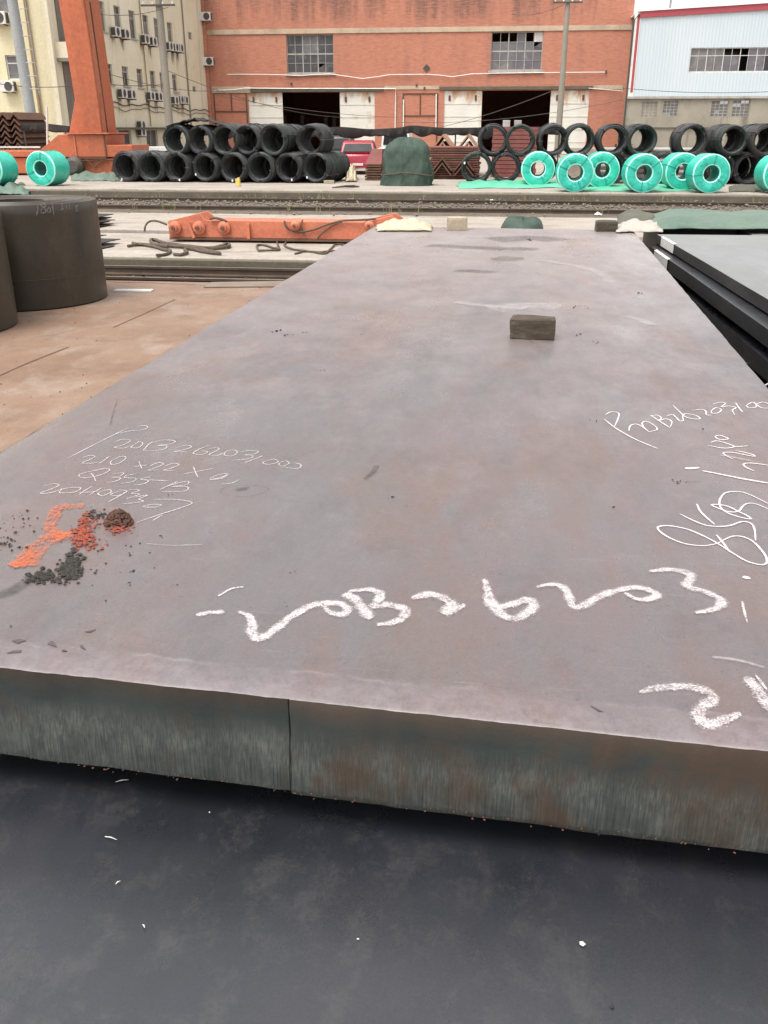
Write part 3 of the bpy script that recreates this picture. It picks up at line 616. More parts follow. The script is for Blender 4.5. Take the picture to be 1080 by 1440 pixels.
mark('chalk_writing', [
    [(770, 308), (800, 302), (846, 320), (820, 328), (785, 322), (770, 308)], [(745, 345), (780, 335), (840, 350), (882, 370), (820, 378), (728, 362)], [(880, 368), (925, 368), (962, 364)],
    [(876, 443), (832, 420), (820, 405), (870, 403), (940, 416), (1001, 426), (985, 414), (930, 400), (888, 392)], [(1000, 511), (952, 490), (936, 472), (965, 465), (1030, 470), (1100, 482)],
    [0.011, (595, 497), (635, 496), (677, 491)], [0.008, (695, 510), (800, 530), (940, 558), (1100, 586)],
    [(1100, 742), (1010, 705), (960, 702), (930, 720), (905, 748), (850, 750), (790, 730), (750, 710), (790, 708), (850, 720), (905, 748), (952, 770), (979, 791), (930, 785), (850, 760), (803, 725), (798, 680), (830, 640), (890, 632), (960, 645), (1100, 712)],
    [(563, 762), (640, 800), (720, 830), (800, 836), (860, 830), (930, 808), (982, 820), (1002, 860), (1006, 917)], [(663, 704), (690, 755), (767, 824)],
    [(785, 935), (700, 948), (590, 935), (500, 900), (445, 862), (440, 838), (500, 832), (600, 850), (700, 890), (785, 935), (880, 995), (960, 1040), (1040, 1059), (1073, 1045), (1060, 1000), (1000, 930), (940, 898), (880, 892), (830, 910), (785, 935)], [(856, 986), (820, 935), (778, 884)],
    [0.012, (932, 1129), (955, 1135), (974, 1135)]], T * 1.25, 'chalk_thin', fD, label='large chalk dimensions 8150/2240 running along the right edge')
mark('chalk_writing', [
    [0.02, (80, 237), (125, 230), (172, 227)], [0.008, (150, 178), (190, 155), (232, 148)],
    [(212, 225), (252, 245), (258, 290), (275, 313), (320, 290), (380, 245), (440, 208), (490, 200), (540, 203), (560, 220), (545, 236), (505, 228), (480, 205)],
    [0.031, (550, 168), (590, 195), (632, 252)], [(560, 163), (630, 158), (663, 172), (652, 198), (638, 210), (690, 205), (742, 220), (735, 245), (700, 262), (652, 268)],
    [0.031, (762, 186), (820, 172), (870, 188), (893, 210), (868, 234), (932, 204)], [0.011, (870, 228), (900, 226), (932, 206)]], 0.026, 'chalk_thick', fB, 0.0016, label='first half of the broad chalk number 20B26203')
mark('chalk_writing', [
    [0.031, (103, 135), (118, 200), (140, 240), (190, 272), (238, 262), (270, 230), (250, 209), (200, 221), (145, 240)],
    [(278, 164), (340, 154), (380, 170), (395, 205), (407, 232), (440, 228), (500, 195), (560, 175), (630, 165), (692, 185), (680, 203), (630, 206), (585, 183)],
    [(668, 110), (750, 104), (812, 122), (800, 160), (860, 180), (920, 212), (890, 241), (828, 253)], [0.006, (990, 212), (998, 250), (1009, 288)]], 0.026, 'chalk_thick', fC, 0.0016, label='second half of the broad chalk number 20B26203')
mark('chalk_writing', [
    [0.028, (636, 527), (720, 510), (800, 508), (862, 520), (892, 550), (850, 580), (838, 605), (872, 630), (930, 620), (985, 598)], [0.03, (1003, 472), (1050, 530), (1100, 600)], [0.007, (1035, 463), (1080, 525)]], 0.017, 'chalk_dusty', fC, 0.0016, label='worn broad chalk number 21 at the near edge')
mark('chalk_scuff', [
    [0.12, (760, 366), (813, 375), (847, 386), (858, 398)], [0.30, (690, 436), (745, 430), (790, 432)], [0.12, (640, 425), (690, 431), (740, 435)], [0.08, (880, 445), (905, 452), (915, 458)],
    [0.012, (1000, 925), (1040, 930), (1075, 940)], [0.006, (205, 765), (240, 768), (285, 767)],
    [0.02, (1010, 640), (1060, 650)]], 0.02, 'chalk_faint', fI, 0.0020, taper=False)
mark('paint_mark', [
    [0.058, (268, 343), (215, 345), (180, 352), (168, 385), (160, 415), (180, 432), (215, 438)], [0.085, (235, 435), (180, 440), (130, 468), (70, 535)], [0.065, (150, 435), (100, 475), (50, 540)]], 0.03, 'orange_spray', fA, 0.0024, label='smeared bright orange spray mark', taper=False)
mark('dark_stain', [
    [0.55, (690, 338), (745, 335), (790, 339)], [0.30, (600, 345), (680, 349), (760, 351)], [0.35, (690, 363), (740, 365)], [0.2, (640, 380), (700, 384)], [0.004, (310, 695), (345, 700), (378, 690), (360, 684), (318, 686), (310, 695)], [0.03, (330, 690), (352, 687)],
    [0.012, (945, 680), (960, 677)], [0.005, (960, 679), (990, 678)], [0.025, (512, 676), (525, 664), (530, 655)], [0.012, (166, 560), (154, 600)], [0.05, (-10, 840), (10, 835), (45, 815)]], 0.02, 'dark_smear', fI, 0.0022, taper=False)

# ---- crumbs and clods on the slab
def scatter(name, blobs, mat, label, base=0.0):
    m = MB()
    for (u, v, su, sv, n, r0, r1) in blobs:
        for k in range(n):
            p = onz(random.gauss(u, su), random.gauss(v, sv), ZT); r = r0 * 0.5 + (r1 * 1.35 - r0 * 0.5) * random.random() ** 2.2
            m.chunk((p.x, p.y, slab_h(p.x, p.y) + r * 0.45), r)
    return tag(m.build(name, mat, recalc=False), label, 'debris', kind='stuff')
def heap(name, u, v, rad, hgt, n, r0, r1, mat, label):
    m = MB(); c = onz(u, v, ZT)
    for k in range(n):
        a = random.uniform(0, 6.28); d = math.sqrt(random.random()) * rad; x, y = c.x + d * math.cos(a), c.y + d * math.sin(a) * 0.9
        h = hgt * max(0.0, 1 - (d / rad) ** 2) * random.uniform(0.55, 1.0); r = random.uniform(r0, r1)
        m.chunk((x, y, slab_h(x, y) + r * 0.4 + h), r, squash=0.85)
    return tag(m.build(name, mat, recalc=False), label, 'clod')
heap('earth_clod', 167, 736, 0.030, 0.030, 420, 0.003, 0.0065, ['crumb_brown'], 'crumbly red brown clod of earth beside the orange spray mark')
scatter('red_crumbs', [(119, 744, 5, 9, 170, 0.002, 0.005), (112, 755, 5, 7, 160, 0.002, 0.005), (130, 735, 8, 6, 60, 0.0015, 0.004), (128, 765, 12, 6, 60, 0.0015, 0.004), (165, 744, 8, 4, 90, 0.002, 0.0045)], 'crumb_red', 'orange red crumbs strewn beside the orange spray mark')
scatter('dark_crumbs', [(103, 795, 7, 9, 200, 0.0025, 0.0055), (98, 805, 8, 6, 150, 0.0025, 0.006), (62, 812, 13, 5, 200, 0.002, 0.0048), (135, 724, 7, 5, 70, 0.0015, 0.004), (35, 740, 18, 10, 40, 0.0015, 0.003), (15, 765, 8, 6, 30, 0.0015, 0.004), (160, 780, 30, 25, 40, 0.001, 0.0025)],
        'crumb_dark', 'blackish crumbs heaped by the left edge of the big slab')
m = MB()
for (u, v, r) in [(133, 804, .006), (185, 803, .006), (178, 820, .005), (226, 755, .005), (242, 823, .004), (148, 846, .004), (238, 695, .004), (180, 781, .003), (403, 849, .004), (858, 714, .006), (947, 676, .006), (952, 680, .005), (958, 678, .004), (390, 465, .018), (380, 468, .012), (405, 470, .012), (428, 468, .008), (455, 520, .008), (508, 470, .008), (812, 431, .012), (824, 430, .010), (840, 482, .010), (812, 470, .01), (898, 413, .012), (664, 323, .012), (835, 592, .006), (985, 604, .005), (1052, 510, .006), (550, 700, .006), (412, 804, .004)]:
    for k in range(3):
        p = onz(u + random.gauss(0, 3), v + random.gauss(0, 1.2), ZT); r2 = r * random.uniform(0.2, 0.6); m.chunk((p.x, p.y, slab_h(p.x, p.y) + r2 * 0.35), r2, squash=0.6)
tag(m.build('dark_grit', 'crumb_dark', recalc=False), 'scattered dark specks of grit on the big slab', 'debris', kind='stuff')
for k, (u, v, l) in enumerate([(20, 916, .02), (75, 906, .022), (120, 911, .018), (27, 902, .018), (93, 914, .012), (842, 996, .018), (128, 887, .014), (15, 880, .01)]):
    l *= 0.7; c = onz(u, v, ZT); m = MB(); a = random.uniform(-0.5, 0.8)
    pts = [(math.cos(t) * l * random.uniform(0.6, 1.2), math.sin(t) * l * 0.5 * random.uniform(0.6, 1.2)) for t in sorted(random.uniform(0, 6.28) for _ in range(5))]
    m.prism([(c.x + x * math.cos(a) - y * math.sin(a), c.y + x * math.sin(a) + y * math.cos(a), slab_h(c.x, c.y) + 0.0008 + 0.03 * y) for x, y in pts], (0, 0, 0.0006))
    tag(m.build('scale_flake', 'scale_grey'), ['flake of dark mill scale, leftmost at the near edge', 'long mill scale flake near the front left edge', 'mill scale flake right of the long one at the near left edge', 'small mill scale flake behind the leftmost one', 'tiny mill scale flake between two larger flakes', 'lone dark flake at the near edge by the chalk number', 'thin flake furthest back of those near the left front', 'tiny flake by the left frame edge above the near edge'][k], 'scale flake', 'mill scale flakes on the slab')

# ---- timber blocks and cloths on the slab
def block(name, u0, u1, vbase, hgt, dep, rz, label, mats=('timber_grey', 'timber_end'), z=ZT, jag=0.006):
    a, b = onz(u0, vbase, z), onz(u1, vbase, z); c = (a + b) / 2; w = (b - a).length
    m = MB(); NXb, NYb, NZb = 8, 3, 4
    def P(i, j, k):
        x = (i / NXb - 0.5) * w; y = (j / NYb) * dep; zz = (k / NZb) * hgt
        e = jag * (nz(x * 9 + 3, y * 9, zz * 9 + u0) + 0.5 * nz(x * 40, y * 40, zz * 40 + u0)); corner = (i in (0, NXb)) + (j in (0, NYb)) + (k in (0, NZb))
        sh = 1 - 0.03 * (corner >= 2)
        return (x * sh + e, (y - dep / 2) * sh + dep / 2 + e, zz + (e * 0.6 if k else 0) - (0.008 if corner >= 2 and k == NZb else 0))
    def face(fn, n1, n2, mi):
        for p in range(n1):
            for q in range(n2): m.quad(fn(p, q), fn(p + 1, q), fn(p + 1, q + 1), fn(p, q + 1), mi)
    face(lambda p, q: P(p, 0, q), NXb, NZb, 0); face(lambda p, q: P(NXb - p, NYb, q), NXb, NZb, 0)
    face(lambda p, q: P(p, q, NZb), NXb, NYb, 0); face(lambda p, q: P(p, NYb - q, 0), NXb, NYb, 0)
    face(lambda p, q: P(NXb, p, q), NYb, NZb, 1); face(lambda p, q: P(0, NYb - p, q), NYb, NZb, 1)
    o = m.build(name, list(mats)); o.location = (c.x, c.y, z + 0.003); o.rotation_euler = (0, 0, rz)
    return tag(o, label, 'timber block')
block('timber_block', 716, 778, 478, 0.086, 0.11, R_(-6), 'weathered wooden block lying alone in the middle of the big slab', ('timber_dark', 'timber_grey'), jag=0.007)
block('timber_block', 628, 657, 324, 0.105, 0.14, R_(2), 'small brown wooden block at the far edge of the big slab', ('timber_pale', 'timber_end'))
block('timber_block', 838, 868, 326, 0.085, 0.14, R_(0), 'dark wooden block at the far right corner of the big slab')

def cloth(name, u0, u1, v0, v1, z, mat, label, cat, hgt=0.05, fold=6.0, nx=30, ny=14, thick=0.006, seed=0, hump=None, shear=0.0, ragged=0.15):
    """crumpled sheet lying on a plane between photographed corners"""
    A, B, Cc, D = onz(u0, v1, z), onz(u1, v1, z), onz(u1 + shear, v0, z), onz(u0 + shear, v0, z)
    m = MB(); idx = {}
    for j in range(ny + 1):
        for i in range(nx + 1):
            s, t = i / nx, j / ny
            if i in (0, nx) or j in (0, ny):
                s += ragged * 0.3 * nz(t * 4, seed, 3 + i); t += ragged * nz(s * 5, seed, 9 + j)
            p = A.lerp(B, s).lerp(D.lerp(Cc, s), t)
            e = min(1, 6 * min(i / nx, 1 - i / nx) + 0.12) * min(1, 5 * min(j / ny, 1 - j / ny) + 0.12)
            h = hgt * (0.45 + 0.9 * abs(nz(s * fold + seed, t * fold * 0.6, seed)) + 0.12 * nz(s * fold * 3, t * fold * 2, seed + 4))
            if hump: h += hump * math.exp(-((s - 0.5) / 0.28) ** 2) * math.sin(math.pi * min(1, max(0, t)))
            idx[j, i] = len(m.v); m.v.append((p.x, p.y, z + 0.006 + max(0.0, h * e)))
    for j in range(ny):
        for i in range(nx): m.f.append((idx[j, i], idx[j, i + 1], idx[j + 1, i + 1], idx[j + 1, i])); m.mi.append(0)
    o = m.build(name, mat, smooth=50, recalc=False)
    sm = o.modifiers.new('solid', 'SOLIDIFY'); sm.thickness = thick; sm.offset = 1
    return tag(o, label, cat)
cloth('cloth_bundle', 530, 607, 318, 326, ZT, 'cream_cloth', 'cream coloured folded sacking at the far left corner of the big slab', 'sacking', 0.055, 5, 28, 10, 0.006, 2, hump=0.03)
cloth('cloth_bundle', 866, 932, 318, 328, ZT, 'pale_cloth', 'pale crumpled sack bridging the big slab and the right plates', 'sacking', 0.05, 5, 28, 10, 0.006, 5, hump=0.03)

# ================================================================ SLABS UNDER IT
def plate(name, corners, ztop, th, mats, label, cat='steel slab', bev=0.006, nn=24):
    """corners near-left, near-right, far-right, far-left in plan"""
    m = MB(); idx = {}
    for j in range(nn + 1):
        for i in range(nn + 1):
            p = Vector(corners[0]).lerp(Vector(corners[1]), i / nn).lerp(Vector(corners[3]).lerp(Vector(corners[2]), i / nn), j / nn)
            idx[j, i] = len(m.v); m.v.append((p.x, p.y, ztop + 0.002 * nz(p.x * 1.1, p.y * 1.1, ztop * 9) - (0.003 if i in (0, nn) or j in (0, nn) else 0)))
    for j in range(nn):
        for i in range(nn): m.f.append((idx[j, i], idx[j, i + 1], idx[j + 1, i + 1], idx[j + 1, i])); m.mi.append(0)
    ring = [(0, i) for i in range(nn)] + [(j, nn) for j in range(nn)] + [(nn, i) for i in range(nn, 0, -1)] + [(j, 0) for j in range(nn, 0, -1)]
    b0 = len(m.v)
    for r in ring: p = m.v[idx[r]]; m.v.append((p[0] + 0.004 * nz(p[0] * 5, p[1] * 5, 1), p[1], ztop - th))
    n = len(ring)
    for k in range(n): m.f.append((idx[ring[k]], b0 + k, b0 + (k + 1) % n, idx[ring[(k + 1) % n]])); m.mi.append(1)
    m.f.append(tuple(b0 + k for k in reversed(range(n)))); m.mi.append(1)
    return tag(m.build(name, mats, recalc=True, smooth=35), label, cat)
xl = lambda y: line_x(L1, L0, y); xr = lambda y: line_x(Rr1, Rr0, y)
ZL = ZT - TH - 0.006 - 0.07
plate('steel_slab', [(-1.42, 0.42), (0.98, 0.38), (1.20, 7.4), (-1.08, 7.5)], ZL, 0.21, ['slab_dark_scale', 'plate_edge'], 'dark bluish steel slab lying under the chalked slab at the bottom')
for k, (dx, y0, y1) in enumerate([(-0.03, 1.25, 8.0), (0.05, 1.05, 8.2), (-0.02, 1.2, 8.1), (0.02, 1.15, 8.0)]):
    zt = ZL - 0.212 * (k + 1)
    if zt - 0.21 < 0.05: pass
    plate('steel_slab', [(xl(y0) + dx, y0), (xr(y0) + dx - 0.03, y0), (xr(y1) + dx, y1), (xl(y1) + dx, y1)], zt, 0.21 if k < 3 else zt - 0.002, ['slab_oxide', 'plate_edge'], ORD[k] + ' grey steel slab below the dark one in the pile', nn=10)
for k, yb in enumerate((2.3, 4.6, 6.8)):
    o = MB().ext(-1.0 + 0.1 * k, 0.95, yb - 0.06, yb + 0.06, ZL + 0.002, ZT - TH - 0.006).build('timber_bearer', 'timber_grey')
    tag(o, ['front', 'middle', 'rear'][k] + ' timber bearer between the chalked slab and the dark slab', 'timber')
# chips on the dark slab
for k, (u, v, du, dv, lab) in enumerate([(163, 1102, 24, -4, 'white splinter nearest the slab face on the dark slab'), (148, 1179, 22, 6, 'longest white splinter on the dark slab'), (163, 1246, 9, -6, 'short white splinter below the long one'), (201, 1303, 4, 6, 'tiny white chip lowest on the left of the dark slab'), (294, 1145, 2, 1, 'white speck on the dark slab under the shadow')]):
    a, b = onz(u, v, ZL), onz(u + du * .75, v + dv * .75, ZL); a.z = b.z = ZL + 0.004
    mid = (a + b) / 2 + Vector((0, 0.0008, 0.001)); tag(MB().tube([a, mid, b], [0.0006, 0.0011, 0.0004], 5).build('wood_splinter', 'pale_stone'), lab, 'splinter', 'white splinters on the dark slab')
for (u, v, r, mt, lab) in [(818, 1329, .0048, 'pale_stone', 'grey pebble on the right of the dark slab'), (503, 1321, .002, 'pale_stone', 'tiny pebble in the middle of the dark slab'), (861, 1417, .003, 'crumb_dark', 'tiny dark pebble at the bottom right of the dark slab')]:
    p = onz(u, v, ZL); m = MB(); m.chunk((p.x, p.y, ZL + r * 0.6), r); m.chunk((p.x + r * .2, p.y, ZL + r * 0.7), r * .9); tag(m.build('pebble', mt, recalc=False), lab, 'pebble')

# ================================================================ PLATES ON THE RIGHT
ea, eb = onz(924, 329, ZT), onz(1080, 420, ZT)
ex = lambda y: line_x(ea, eb, y)
yf, yn = ea.y, 1.2
# chamfered near face like the rolled edge seen in the photo
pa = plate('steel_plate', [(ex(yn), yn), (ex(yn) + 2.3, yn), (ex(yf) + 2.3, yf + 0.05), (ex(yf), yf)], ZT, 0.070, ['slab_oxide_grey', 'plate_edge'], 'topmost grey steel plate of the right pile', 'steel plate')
z2 = ZT - 0.082
pb = plate('steel_plate', [(ex(yn) - 0.11, yn - .05), (ex(yn) + 2.2, yn), (ex(yf) + 2.2, yf + 0.1), (ex(yf - .15) - 0.07, yf - .10)], z2, 0.085, ['slab_dark_scale', 'plate_edge'], 'second steel plate of the right pile, jutting out further', 'steel plate')
z3 = z2 - 0.087 - 0.05
pc = plate('steel_plate', [(ex(yn) - 0.13, yn), (ex(yn) + 2.2, yn), (ex(yf) + 2.2, yf + 0.1), (ex(yf) - 0.05, yf - .45)], z3, 0.09, ['slab_dark_scale', 'plate_edge'], 'third steel plate of the right pile, in shadow', 'steel plate')
pd = plate('steel_plate', [(ex(yn) + 0.03, yn), (ex(yn) + 2.2, yn), (ex(yf) + 2.2, yf + 0.1), (ex(yf) + 0.10, yf - .6)], z3 - 0.15, 0.10, ['slab_dark_scale', 'plate_edge'], 'fourth steel plate of the right pile, in shadow', 'steel plate')
pe = plate('steel_plate', [(ex(yn), yn), (ex(yn) + 2.2, yn), (ex(yf) + 2.2, yf + 0.1), (ex(yf) + 0.08, yf - .6)], z3 - 0.31, 0.12, ['slab_dark_scale', 'plate_edge'], 'lowest steel plate of the right pile', 'steel plate')
for k, (yb, za, zb) in enumerate([(yf - 1.0, z3, z2 - 0.085), (yf - 1.0, z3 - 0.15, z3 - 0.09), (yf - 1.0, z3 - 0.31, z3 - 0.25), (3.6, z3, z2 - 0.085), (3.6, z3 - 0.15, z3 - 0.09), (3.6, z3 - 0.31, z3 - 0.25), (yf - 1.0, 0.0, z3 - 0.43), (3.6, 0.0, z3 - 0.43)]):
    o = MB().ext(ex(yb) + 0.08, ex(yb) + 2.1, yb - 0.05, yb + 0.05, za + 0.002, zb - 0.001).build('timber_bearer', 'timber_grey')
    tag(o, ('far' if yb > 5 else 'near') + ' timber bearer ' + {0: 'under the second plate', 1: 'under the third plate', 2: 'under the fourth plate', 6: 'on the ground under the lowest plate'}[k if k in (0, 1, 2) else (6 if k >= 6 else k - 3)] + ' of the right pile', 'timber')
def paper(parent, y0, y1, zt, zb, xf, name='paper_label'):
    m = MB(); m.quad((xf(y1) - 0.006, y1, zb), (xf(y0) - 0.006, y0, zb), (xf(y0) - 0.006, y0, zt), (xf(y1) - 0.006, y1, zt)); m.quad((xf(y1) - 0.008, y1, zt), (xf(y0) - 0.008, y0, zt), (xf(y0) + 0.012, y0, zt + 0.007), (xf(y1) + 0.012, y1, zt + 0.007))
    o = m.build(name, 'dull_white', recalc=False); o.parent = parent; o['label'] = 'white paper label stuck on the plate edge'
paper(pa, yf - 0.72, yf - 0.22, ZT - 0.002, ZT - 0.068, lambda y: ex(y))
paper(pb, yf - 0.95, yf - 0.40, z2 - 0.002, z2 - 0.083, lambda y: ex(y) - 0.075 - 0.005 * (yf - y))
tag(MB().tube([(ex(4.0) - 0.10, 3.95, z2 + .01), (ex(4.0) - 0.22, 3.9, z2 - 0.10), (ex(4.0) - 0.35, 3.85, z2 - 0.16), (ex(4.0) - 0.5, 3.8, z2 - 0.18)], 0.003, 5).build('wire', 'pale_stone'), 'thin bent wire in the gap beside the right plates', 'wire')
block('timber_block', 890, 912, 352, 0.08, 0.2, 0.1, 'timber end sticking out of the gap behind the big slab', z=1.1)
tag(MB().ext(1.0, 3.2, 8.75, 9.0, 0.0, 1.10).build('timber_trestle', 'timber_grey', bevel=0.02), 'dark timber trestle behind the far end of the right plates', 'trestle')
tp = cloth('tarpaulin', 905, 1130, 304, 325, ZT + 0.005, 'tarp_dull', 'grey green tarpaulin folded over the far end of the right plates', 'tarpaulin', 0.13, 1.7, 60, 18, 0.006, 11, ragged=0.12)
# rest the right tarpaulin on further plates lying behind
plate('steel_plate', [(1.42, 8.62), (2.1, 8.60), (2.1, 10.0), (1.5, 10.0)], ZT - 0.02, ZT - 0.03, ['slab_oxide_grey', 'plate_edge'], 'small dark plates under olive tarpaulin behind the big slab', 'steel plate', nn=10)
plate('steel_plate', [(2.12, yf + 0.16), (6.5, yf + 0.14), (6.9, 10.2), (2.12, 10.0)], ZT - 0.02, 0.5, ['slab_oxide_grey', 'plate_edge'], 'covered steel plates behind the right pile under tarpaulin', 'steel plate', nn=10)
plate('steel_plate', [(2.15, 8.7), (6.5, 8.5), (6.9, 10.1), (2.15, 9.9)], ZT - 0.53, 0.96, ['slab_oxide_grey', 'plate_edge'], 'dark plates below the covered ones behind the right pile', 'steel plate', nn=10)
cloth('tarpaulin', 868, 925, 303, 318, ZT + 0.005, 'tarp_olive', 'olive rumpled tarpaulin behind the far right corner of the big slab', 'tarpaulin', 0.06, 3, 24, 10, 0.006, 21, hump=0.03)

# ================================================================ LEFT: STEEL COILS, YARD SCRAP
def steel_coil(c, r, h, label, rin=0.38, segs=72, marks=False):
    root = empty('steel_coil', (c[0], c[1], 0.0)); tag(root, label, 'steel coil')
    m = MB(); prof = []
    prof += [(rin, 0.02), (r - 0.02, 0.0), (r, 0.02)]
    for k in range(1, 12): prof.append((r + 0.004 * nz(k * 1.7, 3, r), 0.02 + (h - 0.04) * k / 12))
    prof += [(r, h - 0.006), (r - 0.004, h)]
    rr = r - 0.015; k = 0
    while rr > rin + 0.05:                      # wraps seen on the top of the coil
        rr -= 0.025; prof += [(rr + 0.012, h - 0.006 + 0.010 * nz(k * 2.1, 7, r)), (rr, h + 0.012 * nz(k * 2.1, 1, r))]; k += 1
    prof += [(rin, h - 0.01)]
    m.lathe(prof, segs, 'Z'); m.build('wound_strip', 'coil_steel', root, smooth=40)
    # outer lap of the strip and a strap
    a0 = R_(-118); seam = MB()
    for k in range(16):
        pass
    seam.box((math.cos(a0) * (r + 0.003), math.sin(a0) * (r + 0.003), 0.22), (0.006, 0.02, 0.44), Matrix.Rotation(a0, 3, 'Z')); seam.build('strip_end', 'dark_metal', root)
    st = MB()
    for z in (0.30 * h,):
        st.lathe([(r + 0.002, z - 0.003), (r + 0.007, z - 0.003), (r + 0.007, z + 0.003), (r + 0.002, z + 0.003)], segs, 'Z')
    st.build('binding_strap', 'dark_metal', root, smooth=40)
    return root
RC = 1.09; fr = onz(46, 438, 0); vd = (fr.xy - CAM.xy).normalized(); dc = fr.xy + vd * RC
sc1 = steel_coil((dc.x, dc.y), RC, 1.37, 'large dark steel coil standing on end with chalk 180')
# chalk number on the coil wall
def coil_chalk(root, strokes, r, w, mat):
    m = MB(); cx, cy = root.location.x, root.location.y
    for st in strokes:
        pts = catmull(st, 5); i0 = len(m.v); P = []
        for (u, v) in pts:
            d = ray(u, v); d2 = d.xy; o = CAM.xy - Vector((cx, cy)); A = d2.dot(d2); B = 2 * o.dot(d2); Cq = o.dot(o) - (r + 0.008) ** 2
            disc = B * B - 4 * A * Cq
            if disc < 0: continue
            t = (-B - math.sqrt(disc)) / (2 * A); P.append(CAM + d * t)
        for k, p in enumerate(P):
            d = P[min(k + 1, len(P) - 1)] - P[max(k - 1, 0)]; nrm = Vector((p.x - cx, p.y - cy, 0)).normalized(); s = d.cross(nrm)
            s = s.normalized() if s.length > 1e-9 else Vector((0, 0, 1))
            m.v += [tuple(p + s * w / 2), tuple(p - s * w / 2)]
        for k in range(len(P) - 1): m.f.append((i0 + 2 * k, i0 + 2 * k + 1, i0 + 2 * k + 3, i0 + 2 * k + 2)); m.mi.append(0)
    o = m.build('chalk_writing', mat, recalc=False); keep(o, root); o['kind'] = 'stuff'
    at = o.data.attributes.new('core', 'FLOAT', 'POINT'); at.data.foreach_set('value', [0.8] * len(m.v))
fE = lambda x, y: (x / 3.6, 240 + y / 3.6)
coil_chalk(sc1, [[fE(*p) for p in s] for s in [[(192, 172), (190, 200), (185, 228)], [(225, 165), (205, 172), (225, 190), (232, 208), (212, 215), (208, 198), (228, 180), (225, 165)], [(248, 185), (238, 200), (248, 212), (256, 198), (248, 185)], [(262, 160), (268, 192), (272, 226)],
    [(305, 170), (318, 168), (312, 182), (320, 192), (305, 198)], [(335, 165), (340, 195)], [(350, 165), (352, 195)], [(378, 180), (392, 178), (384, 190), (395, 200), (378, 208)]]], RC, 0.012, 'chalk_faint')
RD = 1.0; pL = onz(0, 463, 0)
rt = onz(26, 452, 0); vd2 = (rt.xy - CAM.xy).normalized(); c2 = rt.xy + Vector((-vd2.y, vd2.x)) * RD
sc2 = steel_coil((c2.x, c2.y), RD, 1.42, 'dark steel coil cut off by the left frame edge')
# sheet offcuts behind the big coil
for k in range(9):
    u0 = 128; z = 0.12 + 0.012 * k if k < 4 else 0.34 + 0.03 * k
    yy = YB0 + 0.6 + (0.5 * k if k < 4 else 3.6 + 0.1 * k); p = ony(150, 300, yy).x
    w = random.uniform(0.75, 1.35)
    zz = 0.105 + 0.03 * k if k < 4 else 0.15 + 0.055 * (k - 4)
    m = MB(); m.box((p - 1.75 + w / 2, yy, zz + 0.012), (2.2 + random.uniform(-.2, .3), 1.1, 0.014), Matrix.Rotation(R_(random.uniform(-14, 10)), 3, 'Z') @ Matrix.Rotation(R_(random.uniform(-2, 2)), 3, 'Y'))
    tag(m.build('sheet_offcut', 'plate_edge'), ORD[k] + ' dark sheet offcut counted from the front behind the big coil', 'sheet offcut', 'sheet offcuts behind the big coil')
# loose plank and plate on the yard floor, joints
a, b = onz(155, 412, 0), onz(220, 407, 0)
tag(MB().box(((a.x + b.x) / 2, (a.y + b.y) / 2, 0.012), (abs(b.x - a.x), 0.16, 0.02), Matrix.Rotation(0.08, 3, 'Z')).build('plank', 'dull_white'), 'pale plank lying at the foot of the big coil', 'plank')
P4 = [onz(286, 405, 0), onz(296, 386, 0.15), onz(332, 389, 0.12), onz(405, 396, 0.02), onz(400, 404, 0)]
m = MB(); m.prism([(p.x, p.y, max(0.006, z)) for p, z in zip(P4, (0.006, 0.02, 0.03, 0.02, 0.006))], (0, 0, 0.012)); tag(m.build('steel_sheet', 'sheet_brown'), 'thin bent sheet lying by the near rail beside the slab', 'steel sheet')
def crack(pts, w, mat='dark_metal'):
    m = MB(); P = [onz(u, v, 0.004) for u, v in catmull(pts, 6)]
    i0 = 0
    for k, p in enumerate(P):
        d = (P[min(k + 1, len(P) - 1)] - P[max(k - 1, 0)]).normalized(); s = Vector((-d.y, d.x, 0)); ww = w * (0.6 + 0.8 * abs(nz(k * .8, w * 99, 0)))
        m.v += [tuple(p + s * ww), tuple(p - s * ww)]
    for k in range(len(P) - 1): m.f.append((2 * k, 2 * k + 1, 2 * k + 3, 2 * k + 2)); m.mi.append(0)
    o = m.build('floor_joint', mat, recalc=False); o['kind'] = 'structure'
crack([(160, 460), (205, 440), (246, 421)], 0.012, 'rust_dark'); crack([(-5, 530), (40, 510), (96, 488)], 0.014, 'rust_dark'); crack([(150, 396), (220, 398), (290, 401)], 0.02, 'rust_dark')
g = MB()
for k in range(60):
    u, v = random.uniform(0, 380), random.uniform(405, 600)
    p = onz(u, v, 0.0); g.chunk((p.x, p.y, 0.005), random.uniform(0.004, 0.012))
tag(g.build('yard_grit', 'rust_dark', recalc=False), 'small dark grit on the brown yard floor', 'debris', kind='stuff')

